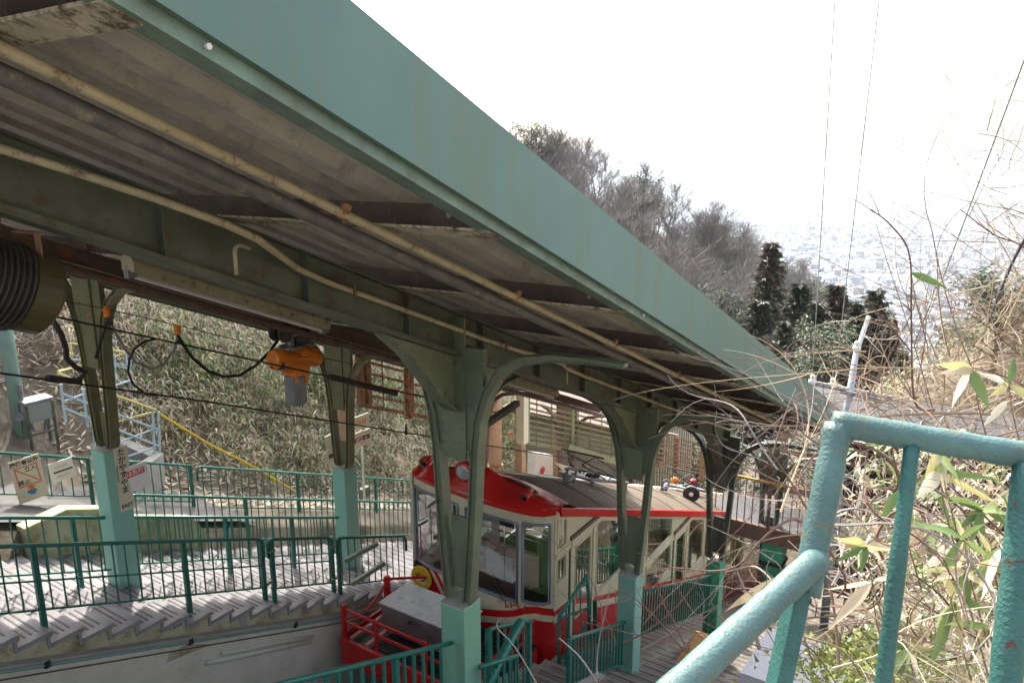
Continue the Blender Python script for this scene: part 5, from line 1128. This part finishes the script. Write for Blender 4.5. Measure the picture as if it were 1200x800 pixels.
mb = MB(); mb.hexa([c+Vector(p) for p in ((-.16, -.23, .125), (.13, -.23, .125), (.13, .23, .125), (-.16, .23, .125), (-.16, -.23, .18), (.12, -.23, .16), (.12, .23, .16), (-.16, .23, .18))]); mb.build('lid', greym, root, bevel=.01)
mb = MB(); mb.bar(c+Vector((.10, .2, .1)), c+Vector((.10, .2, -.85)), .035, .035); o = mb.build('leg', steeld, root); copies(o, [(0, -.4, 0), (-.22, 0, 0), (-.22, -.4, 0)], root)
mb = MB(); mb.bar(c+Vector((.10, -.19, -.4)), c+Vector((.10, .19, -.4)), .025, .025); mb.build('cross_bar', steeld, root)
root = empty('scaffold_frame', px(130, 530, -13.5), 'pale blue pipe scaffold with yellow top rails below the bamboo bank', 'scaffold')
def poly(pts, m, nm, rr=.022):
    mb = MB(); mb.path(pts, rr, 6); mb.build(nm, m, root)
F = lambda X, Y: px(X, Y, -12.4); Bk = lambda X, Y: px(X, Y, -14.0)
for (p, q_) in (((71, 450), (77, 495)), ((97, 455), (103, 500)), ((179, 480), (181, 535)), ((186, 482), (187, 535)), ((110, 502), (111, 540))): poly([F(*p), F(*q_)], bluep, 'upright')
for (p, q_) in (((147, 412), (154, 470)), ((152, 414), (157, 520)), ((134, 415), (138, 500)), ((143, 480), (150, 525))): poly([Bk(*p), Bk(*q_)], bluep, 'upright')
for (p, q_) in (((72, 461), (185, 503)), ((74, 478), (185, 522))): poly([F(*p), F(*q_)], bluep, 'cross_rail', .024)
for (p, q_) in (((80, 420), (152, 428)), ((124, 440), (152, 448)), ((124, 425), (150, 432))): poly([Bk(*p), Bk(*q_)], bluep, 'cross_rail', .02)
for (p, q_) in (((125, 455), (152, 446)), ((76, 470), (100, 461)), ((133, 521), (181, 502)), ((140, 538), (182, 524))): poly([F(*p), Bk(*q_) if 0 else F(*q_)], bluep, 'side_rail', .018)
poly([F(68, 437), F(105, 452), F(182, 480)], yellowp, 'yellow_rail', .028); poly([F(68, 435), Bk(85, 431), Bk(150, 413)], yellowp, 'yellow_rail', .02); poly([Bk(84, 402), Bk(120, 408), Bk(150, 413)], yellowp, 'yellow_rail', .024); poly([F(130, 496), F(182, 482)], yellowp, 'yellow_rail', .02); poly([Bk(82, 402), Bk(84, 418)], yellowp, 'yellow_rail', .03)
mb = MB(); mb.path([F(186, 484), px(245, 520, -12.2), px(300, 548, -12.0), px(345, 575, -12.0)], .026, 6); tag(mb.build('hand_rail', yellow), 'long yellow handrail slanting down in front of the bamboo bushes', 'railing')
mb = MB(); c = Bk(130, 402); mb.ball(c, .06, .1, .07, 8, 5); mb.tube(c, Bk(136, 470), .02, 6); tag(mb.build('lamp_head', greym), 'small black and white lamp on a thin post above the scaffold', 'lamp')
# things behind: posts in the back bushes
mb = MB(); c = px(427, 577, -10.9); mb.box(c.x-.05, c.x+.05, c.y-.12, c.y+.12, c.z-.1, c.z+.12); tag(mb.build('junction_box', steelg), 'small grey green box on the back fence right of the second pillar', 'box')

# ------------------------------------------------------------------ foreground railing beside the camera
fr = empty('foreground_railing', pd(938, 780, 1.42), 'peeling turquoise pipe railing close to the camera at the lower right', 'railing')
T1 = pd(983, 497, 1.55); J = pd(949, 668, 1.49)
rend = pd(1330, 555, 1.43)
def wob(a, b, n, r_, amp=.0012, seed=0):
    rr = random.Random(seed); return [a.lerp(b, i/n) for i in range(n+1)], [r_+rr.uniform(-amp, amp) for i in range(n+1)]
def fpipe(a, b, r_, m, nm, n=14, seed=0, nn=16):
    p, q = wob(a, b, n, r_, seed=seed); mb = MB(); mb.path(p, q, nn); return mb.build(nm, m, fr, smooth=True)
tr_ = fpipe(T1-(rend-T1).normalized()*.012, rend, .0265, railp, 'top_rail', 26, 1)
fpipe(T1-ZZ*.002, J-(T1-J)*.16, .0275, railp, 'corner_post', 16, 2)
lp = J-(T1-J)*.10; 
mb = MB(); q0 = pd(936, 690, 1.475); q1 = pd(900, 860, 1.42); mb.bar(q0, q1, .062, .03, up=RX); mb.build('flat_post', railq, fr, bevel=.004)
fpipe(pd(958, 655, 1.485), pd(770, 828, 1.16), .0265, railp, 'hand_rail', 18, 3)
fpipe(pd(1069, 520, 1.51), pd(1028, 860, 1.42), .0155, railq, 'upright_bar', 14, 4, 12)
fpipe(pd(1206, 545, 1.46), pd(1172, 860, 1.37), .027, railq, 'upright_bar', 14, 5, 14)
mb = MB()
for k in range(26):
    a = R.uniform(0, 6.28); p = J+Vector((math.cos(a)*.027, math.sin(a)*.027, R.uniform(-.012, .016))); mb.ball(p, R.uniform(.004, .009), R.uniform(.004, .009), R.uniform(.003, .007), 7, 5)
mb.build('weld_bead', railp, fr, smooth=True)
mb = MB()
for k in range(16):
    a = math.pi*2*k/16; p = T1+Vector((0, 0, -.024))+Vector((math.cos(a)*.028, math.sin(a)*.028, 0)); mb.ball(p, .005, .005, .005, 6, 4)
mb.build('weld_bead', railp, fr, smooth=True)
# pale slope steps under the camera
mb = MB()
for i in range(-2, 9): mb.box(-.75, 1.5, -1+i*.3, -1+(i+1)*.3+.02, -1.9-.124*i-.6, -1.45-.124*(i-2)-.0)
tag(mb.build('camera_stairs', conc, origin=(.4, 0, -2)), kind='structure')
mb = MB(); c = pd(940, 775, 4.2); mb.hexa([c+Vector(p) for p in ((-.25, -.3, -.2), (.3, -.3, -.2), (.3, .3, -.25), (-.25, .3, -.25), (-.25, -.3, .02), (.3, -.3, .02), (.3, .3, -.05), (-.25, .3, -.05))])
tag(mb.build('slab_cover', mat('pale_grey_slab', (.38, .38, .42), .6, var=.08)), 'pale grey slab cover low behind the foreground railing', 'cover')
mb = MB(); mb.bar(px(664, 812, -3.2), px(704, 790, -3.2), .1, .03); a = pd(690, 790, 5.2); tag(mb.build('sign_back', conc), 'pale weathered board edge sticking up at the bottom centre', 'board')

# ------------------------------------------------------------------ brush, vines and bamboo sprigs on the right
def vine(mb, p, d, L, r0, n=18, curl=.25, g=-.02, rr=R):
    pts = [Vector(p)]; d = Vector(d).normalized(); ax = Vector((rr.gauss(0, 1), rr.gauss(0, 1), rr.gauss(0, 1))).normalized(); k = curl*rr.uniform(-1, 1)
    for i in range(n):
        if rr.random() < .15: k = curl*rr.uniform(-1, 1); ax = (ax+Vector((rr.gauss(0, .6), rr.gauss(0, .6), rr.gauss(0, .6)))).normalized()
        d = (Matrix.Rotation(k, 3, ax) @ d+Vector((0, 0, g))).normalized(); pts.append(pts[-1]+d*L/n)
    mb.path(pts, [r0*(1-.75*i/n) for i in range(n+1)], 4, caps=False); return pts
def bush(name, spots, cnt, Ls, rad, curl, m, lab, seed, up=.8, sub=2, g=-.01, n=16):
    rr = random.Random(seed); mb = MB()
    for i in range(cnt):
        X, Y, d, sx, sy, sd_ = rr.choice(spots); p = pd(rr.gauss(X, sx), rr.gauss(Y, sy), max(1.75, rr.gauss(d, sd_)))
        a = rr.uniform(0, 6.28); dr = Vector((math.cos(a)*.7, math.sin(a)*.7, rr.uniform(-.2, 1)*up)); mb.cm = rr.randrange(len(m))
        pts = vine(mb, p, dr, rr.uniform(*Ls), rad*rr.uniform(.6, 1.3), n, curl, g, rr)
        for _ in range(sub):
            j = rr.randrange(3, len(pts)-2); a = rr.uniform(0, 6.28); vine(mb, pts[j], (pts[j+1]-pts[j]).normalized()+Vector((math.cos(a), math.sin(a), rr.uniform(-.4, .6)))*.8, rr.uniform(*Ls)*.4, rad*.5, 9, curl, g, rr)
    return tag(mb.build(name, m, origin=pd(1000, 700, 3)), lab, kind='stuff')
bush('tangled_vines', [(1010, 620, 3.0, 45, 50, .5), (1000, 700, 2.8, 40, 40, .4), (1080, 600, 3.6, 60, 40, .5)], 60, (.35, .9), .0045, .5, [twigp, twigp, twigb], 'pale curling dry vines tangled behind the foreground railing', 91)
bush('tangled_vines', [(930, 515, 5.0, 40, 14, .6), (905, 530, 5.2, 28, 25, .5), (960, 545, 4.5, 28, 30, .5)], 26, (.3, .8), .0042, .55, [twigp, twigb, twigb], 'pale dry vines hanging over the low end of the canopy', 92)
bush('dry_brush', [(1010, 470, 6, 55, 40, 1.5), (1080, 480, 5, 60, 40, 1.2), (1150, 480, 4.5, 60, 45, 1.0)], 95, (.5, 1.3), .0045, .35, [twigb, tan, twigp, tan], 'red brown and tan dry brush behind the top of the foreground railing', 93, up=1.2)
bush('dry_brush', [(1160, 380, 6, 45, 70, 1.2), (1200, 260, 6, 35, 70, 1.0), (1195, 240, 7, 30, 60, 1.0), (1190, 450, 5, 45, 30, 1), (1150, 470, 5.5, 50, 25, 1)], 185, (.6, 1.7), .0036, .3, [tan, tan, lf_s], 'sunlit tan dry stems filling the upper right edge', 94, up=1.4, sub=3)
bush('dry_grass', [(1080, 640, 3.6, 80, 60, .6), (1150, 740, 3.0, 70, 50, .5), (1040, 760, 3.2, 60, 40, .4)], 170, (.3, .8), .003, .15, [tan, lf_s, twigp, lf_w], 'dry grass stems behind the foreground railing', 95, up=1.2, sub=1, g=-.05)
bush('dead_branches', [(800, 740, 3.6, 50, 30, .4), (730, 760, 3.9, 50, 25, .4)], 7, (.5, 1.1), .0035, .2, [twigp, twigb], 'thin dead stems reaching over the near stairs', 96, up=.8, sub=3)
# long single stems
def stem(pts, m, lab, r0=.006, cat='branch', name='dry_twig', sub=0, group=None, seed=1):
    P = [pd(*p) for p in pts]; n = len(P); fine = []
    for i in range(n-1):
        a = P[max(0, i-1)]; b = P[i]; c = P[i+1]; d = P[min(n-1, i+2)]
        for t in np.linspace(0, 1, 7)[:-1]: t = float(t); fine.append(.5*((2*b)+(c-a)*t+(2*a-5*b+4*c-d)*t*t+(3*b-a-3*c+d)*t**3))
    fine.append(P[-1]); mb = MB(); N = len(fine); mb.path(fine, [r0*(1-.6*i/N) for i in range(N)], 6); rr = random.Random(seed)
    for _ in range(sub):
        j = rr.randrange(N//5, N-2); a = rr.uniform(0, 6.28); vine(mb, fine[j], (fine[j+1]-fine[j]).normalized()+Vector((math.cos(a), math.sin(a), .3)), rr.uniform(.15, .4)*(r0/.006)*1.2, r0*.45, 8, .2, 0, rr)
    return tag(mb.build(name, m, smooth=True), lab, cat, group)
stem([(1095, 480, 3.4), (1072, 470, 3.3), (1068, 380, 3.2), (1066, 300, 3.1), (1045, 265, 3.0), (1020, 245, 3.0)], twigb, 'red brown upright twig standing alone against the pale town', .0055, sub=9)
stem([(1210, 430, 4), (1140, 370, 3.9), (1080, 352, 3.8), (1000, 320, 3.8), (960, 300, 3.8)], twigb, 'fine drooping twig crossing the open view', .003, sub=4, seed=3)
stem([(1230, 230, 5), (1190, 300, 5), (1165, 360, 5), (1150, 400, 5)], darkm, 'dark thick stem leaning at the right edge', .014)
stem([(1230, 330, 5), (1200, 290, 5), (1165, 275, 5), (1125, 245, 5)], twigb, 'brown side twig at the right edge', .008, sub=8, seed=5)
stem([(1190, 700, 2.6), (1150, 640, 2.6), (1130, 600, 2.6), (1090, 570, 2.6)], barkd, 'dark bamboo stalk carrying leaves behind the railing', .006, sub=2)
stem([(1160, 760, 2.4), (1130, 735, 2.4), (1105, 700, 2.4), (1070, 672, 2.4)], barkd, 'second dark bamboo stalk lower behind the railing', .006, sub=1)
stem([(1200, 660, 2.7), (1170, 620, 2.7), (1120, 575, 2.7), (1085, 545, 2.7)], twigb, 'brown stalk slanting between the two right railing bars', .005, sub=2)
stem([(890, 760, 3.2), (875, 700, 3.2), (862, 668, 3.2), (850, 662, 3.2)], twigp, 'bent pale stem arching above the near stairs', .008)
stem([(862, 668, 3.2), (885, 664, 3.0), (905, 680, 2.9), (925, 700, 2.7)], twigp, 'pale stem arching behind the slanting hand rail', .006)
stem([(700, 800, 3.2), (680, 770, 3.2), (655, 747, 3.2)], twigp, 'short pale stem at the bottom centre', .005)
stem([(640, 820, 3.4), (605, 760, 3.4), (583, 735, 3.4), (587, 724, 3.4)], twigp, 'thin pale stem in front of the round cornered railing', .0035)
stem([(800, 760, 3.6), (760, 715, 3.6), (725, 690, 3.6), (722, 720, 3.6)], twigb, 'thin brown stem drooping across the second pillar', .004, sub=5)
stem([(820, 790, 3.3), (790, 730, 3.3), (770, 690, 3.3), (775, 665, 3.3)], twigb, 'feathery brown stem before the near stairs', .004, sub=9, seed=8)
stem([(1010, 790, 1.9), (985, 760, 1.9), (940, 745, 1.85), (905, 730, 1.8)], tan, 'tan straw crossing behind the flat post', .003)
# bamboo leaves: each sprig a plant, each leaf a part
def leaf(root, base, tip, w_, m, bend=.1, seed=0, name='leaf'):
    base = Vector(base); tip = Vector(tip); d = tip-base; L = d.length; d.normalize(); view = base.normalized(); rr = random.Random(seed)
    sd_ = d.cross((view+Vector((rr.gauss(0, .45), rr.gauss(0, .45), rr.gauss(0, .3)))).normalized()).normalized(); up = sd_.cross(d).normalized()
    if up.z < 0: up = -up
    rows = []
    for i in range(9):
        t = i/8; wd = w_*.72*max(.02, math.sin(math.pi*min(1, t*.97+.02)**.7))**1.15; c = base+d*L*t-ZZ*bend*L*t*t+up*L*.02*math.sin(t*7+seed)
        rows.append([c-sd_*wd/2+up*wd*.16, c, c+sd_*wd/2+up*wd*.16])
    mb = MB(); mb.grid(rows); return mb.build(name, m, root, smooth=True)
SPR = [
 ('yellow edged bamboo leaves just above the top rail', 4.0 if 0 else 2.6, [((1140, 432), (1098, 424), 16, lf_y), ((1138, 432), (1116, 476), 20, lf_w), ((1138, 434), (1160, 478), 17, lf_g), ((1143, 434), (1100, 434), 13, lf_s)]),
 ('single bright bamboo leaf in front of the distant town', 3.4, [((1068, 320), (1112, 336), 11, lf_m)]),
 ('bamboo sprig with a long bright green leaf between the railing bars', 2.2, [((1130, 632), (1066, 606), 17, lf_m), ((1130, 632), (1096, 684), 17, lf_m), ((1130, 634), (1162, 652), 13, lf_g), ((1128, 632), (1118, 600), 12, lf_y), ((1128, 634), (1122, 690), 11, lf_s), ((1126, 630), (1156, 610), 10, lf_g)]),
 ('pale withered bamboo leaf sprig above the middle bar', 2.5, [((1100, 552), (1074, 582), 22, lf_w), ((1098, 550), (1075, 565), 12, lf_g), ((1102, 552), (1175, 560), 10, lf_g), ((1102, 556), (1178, 590), 9, lf_y), ((1104, 552), (1100, 540), 12, lf_g), ((1108, 640), (1082, 664), 22, lf_w), ((1096, 545), (1108, 574), 8, lf_s)]),
 ('long drooping bamboo leaf left of the middle railing bar', 2.1, [((1020, 684), (972, 733), 16, lf_s), ((1022, 682), (970, 688), 8, lf_w), ((1024, 680), (1052, 672), 8, lf_w), ((1018, 688), (975, 728), 9, lf_m)]),
 ('low bamboo sprig right of the middle bar', 2.2, [((1118, 704), (1095, 735), 15, lf_g), ((1118, 706), (1112, 750), 12, lf_s), ((1118, 700), (1108, 672), 11, lf_y), ((1120, 706), (1090, 778), 18, lf_g), ((1120, 704), (1128, 768), 12, lf_y), ((1124, 700), (1160, 715), 13, lf_g), ((1122, 706), (1105, 742), 13, lf_w)]),
 ('bamboo sprig beside the right railing bar', 2.1, [((1172, 640), (1140, 690), 18, lf_g), ((1172, 642), (1150, 700), 12, lf_w), ((1175, 640), (1195, 590), 12, lf_g), ((1160, 646), (1145, 618), 9, lf_y), ((1175, 655), (1140, 660), 9, lf_s)]),
 ('yellow bamboo sprig at the right edge above the rail', 2.8, [((1182, 450), (1160, 462), 14, lf_y), ((1182, 448), (1190, 415), 12, lf_m), ((1180, 452), (1145, 432), 12, lf_w), ((1184, 452), (1215, 470), 13, lf_y), ((1180, 470), (1150, 500), 11, lf_w)]),
 ('withered leaves leaning over the near stairs beside the slanting hand rail', 2.7, [((925, 676), (850, 712), 22, lf_s), ((922, 678), (852, 722), 15, lf_w), ((918, 690), (872, 726), 14, lf_s), ((928, 672), (870, 706), 10, lf_m), ((915, 700), (885, 720), 12, lf_y)]),
 ('yellowish bamboo leaves at the lower right corner', 1.75, [((1205, 765), (1165, 795), 14, lf_y), ((1200, 768), (1178, 820), 12, lf_m), ((1188, 770), (1150, 768), 7, lf_s)]),
 ('green leaf hanging left of the middle bar', 2.4, [((1052, 575), (1030, 612), 13, lf_m), ((1056, 570), (1058, 545), 10, lf_g)]),
]
sd0 = 0
for lab, d, lv_ in SPR:
    b0 = pd(*lv_[0][0], d); root = empty('bamboo_sprig', b0-ZZ*.3, lab, 'bamboo sprig')
    mb = MB(); mb.path([b0-ZZ*.34+Vector((.1, .05, 0)), b0-ZZ*.12+Vector((.03, 0, 0)), b0], [.003, .0025, .0015], 5); mb.build('stem', tan, root)
    for (a, b, w_, m) in lv_:
        sd0 += 1; leaf(root, pd(*a, d), pd(*b, d+R.uniform(-.12, .12)), w_/900*d*1.1, m, .06, sd0)
rs = random.Random(44)
for k, (X, Y, lab) in enumerate([(1150, 596, 'small mixed bamboo sprig high between the right bars'), (1085, 618, 'green bamboo sprig close right of the middle bar'), (1160, 735, 'withered bamboo sprig low beside the right bar'), (1015, 640, 'sparse pale sprig left of the middle bar'), (1065, 760, 'green sprig at the bottom between the bars'), (1130, 668, 'crowded sprig at the centre of the right opening'), (1185, 520, 'straw coloured sprig just above the railing at the right edge'), (1100, 525, 'pale sprig directly above the middle of the top rail')]):
    d = rs.uniform(2.2, 3.2); b0 = pd(X, Y, d); root = empty('bamboo_sprig', b0-ZZ*.3, lab, 'bamboo sprig'); mb = MB(); mb.path([b0-ZZ*.34+Vector((.1, .05, 0)), b0-ZZ*.12+Vector((.03, 0, 0)), b0], [.003, .0025, .0015], 5); mb.build('stem', tan, root)
    for j in range(7):
        a = rs.uniform(-.4, 3.7); L = rs.uniform(28, 62); sd0 += 1
        leaf(root, b0, pd(X+L*math.cos(a), Y+L*.8*math.sin(a), d+rs.uniform(-.2, .2)), rs.uniform(10, 17)/900*d, rs.choice([lf_g, lf_m, lf_y, lf_s, lf_w, lf_g]), .08, sd0)
# extra leaves in depth behind as one mass
r = random.Random(12); lv2 = MB()
for i in range(2000):
    X, Y = r.uniform(1000, 1260), r.uniform(515, 860); d = r.uniform(3.2, 6.5)
    lv2.cm = 0; leafcloud(lv2, [pd(X, Y, d)], r.uniform(.1, .19), .17, r, .8, nm=[3, 2, 4, 2, 4, 2])
tag(lv2.build('bamboo_undergrowth', BM, origin=pd(1100, 750, 5)), 'mass of withered bamboo leaves low on the right hand bank', kind='stuff')
lv2 = MB()
for i in range(16000):
    x, y = r.uniform(-1.6, 12), r.uniform(2.6, 26)
    z = ground(x, y); leafcloud(lv2, [(x, y, z+r.uniform(.0, .6)*r.random())], r.uniform(.1, .22), .17, r, .8, nm=[1.2, 1.5, 4, 3, 3, 1.2])
tag(lv2.build('bank_undergrowth', BM, origin=(2, 10, -5)), 'dead leaves and low growth on the bank right of the canopy', kind='stuff')
mg = leafmat('moss', (.2, .24, .05), .1); mb = MB()
for i in range(2500):
    p = pd(r.gauss(1020, 45), r.gauss(775, 16), 3.6+r.gauss(0, .4)); s_ = .012; mb.add([p+Vector((r.gauss(0, s_), r.gauss(0, s_), r.gauss(0, s_))) for _ in range(3)], [(0, 1, 2)])
tag(mb.build('moss_patch', mg), 'yellow green moss patch behind the foreground bars', kind='stuff')

# ------------------------------------------------------------------ power pole and lines
DP = 15.0
root = empty('power_pole', pd(992, 480, DP)-ZZ*5, 'pale grey power pole with a crossarm of white insulators beyond the canopy end', 'power pole')
t = pd(1004, 408, DP); b = pd(990, 500, DP); mb = MB(); mb.path([b-ZZ*5, b, t], [.085, .085, .05], 10); mb.build('shaft', mat('pole_blue_grey', (.36, .4, .45), .6, var=.1), root, smooth=True)
mb = MB(); mb.bar(pd(948, 448, DP), pd(1045, 466, DP), .08, .09); mb.bar(pd(985, 458, DP), pd(1035, 470, DP-.5), .06, .08); mb.build('crossarm', greym, root)
for X, Y in ((952, 447), (976, 451), (1004, 408)):
    mb = MB(); c = pd(X, Y, DP); mb.ball(c, .08, .08, .07, 10, 6); mb.ball(c+ZZ*.1, .055, .055, .05, 8, 5); mb.build('insulator', whitep, root, smooth=True)
mb = MB(); mb.path([pd(1006, 406, DP), pd(1018, 370, DP)], .05, 6); mb.build('top_bracket', whitep, root)
for (a, b, lab) in (((952, 447, DP), (981, -40, 7), 'leftmost power line rising from the crossarm'), ((978, 450, DP), (1035, -40, 7), 'second power line rising from the crossarm'), ((1040, 280, 60), (1075, 60, 26), 'faintest short power line right of the pole'), ((1070, 415, 30), (1230, -10, 9), 'power line slanting up across the upper right')):
    A_, B_ = pd(*a), pd(*b); P = [A_.lerp(B_, t)-ZZ*(4*t*(1-t)*.12) for t in np.linspace(0, 1, 13)]; mb = MB(); mb.path(P, .007 if a[2] < 20 else .014, 5); tag(mb.build('power_line', mat('cable_grey', (.3, .3, .3), .6), smooth=True), lab, 'cable')

# ------------------------------------------------------------------ haze
hz = MB(); hz.box(-28500, 28500, -28500, 28500, -431, 70)
hm = bpy.data.materials.new('haze'); hm.use_nodes = True; n = hm.node_tree.nodes; n.remove(n['Principled BSDF'])
pv = n.new('ShaderNodeVolumePrincipled'); pv.inputs['Color'].default_value = (.80, .88, .96, 1); pv.inputs['Density'].default_value = HAZE_DENSITY; pv.inputs['Anisotropy'].default_value = 0
hm.node_tree.links.new(pv.outputs[0], n['Material Output'].inputs['Volume'])
tag(hz.build('haze', hm, origin=(0, 0, -431)), 'pale haze lying over the valley and town', kind='stuff')
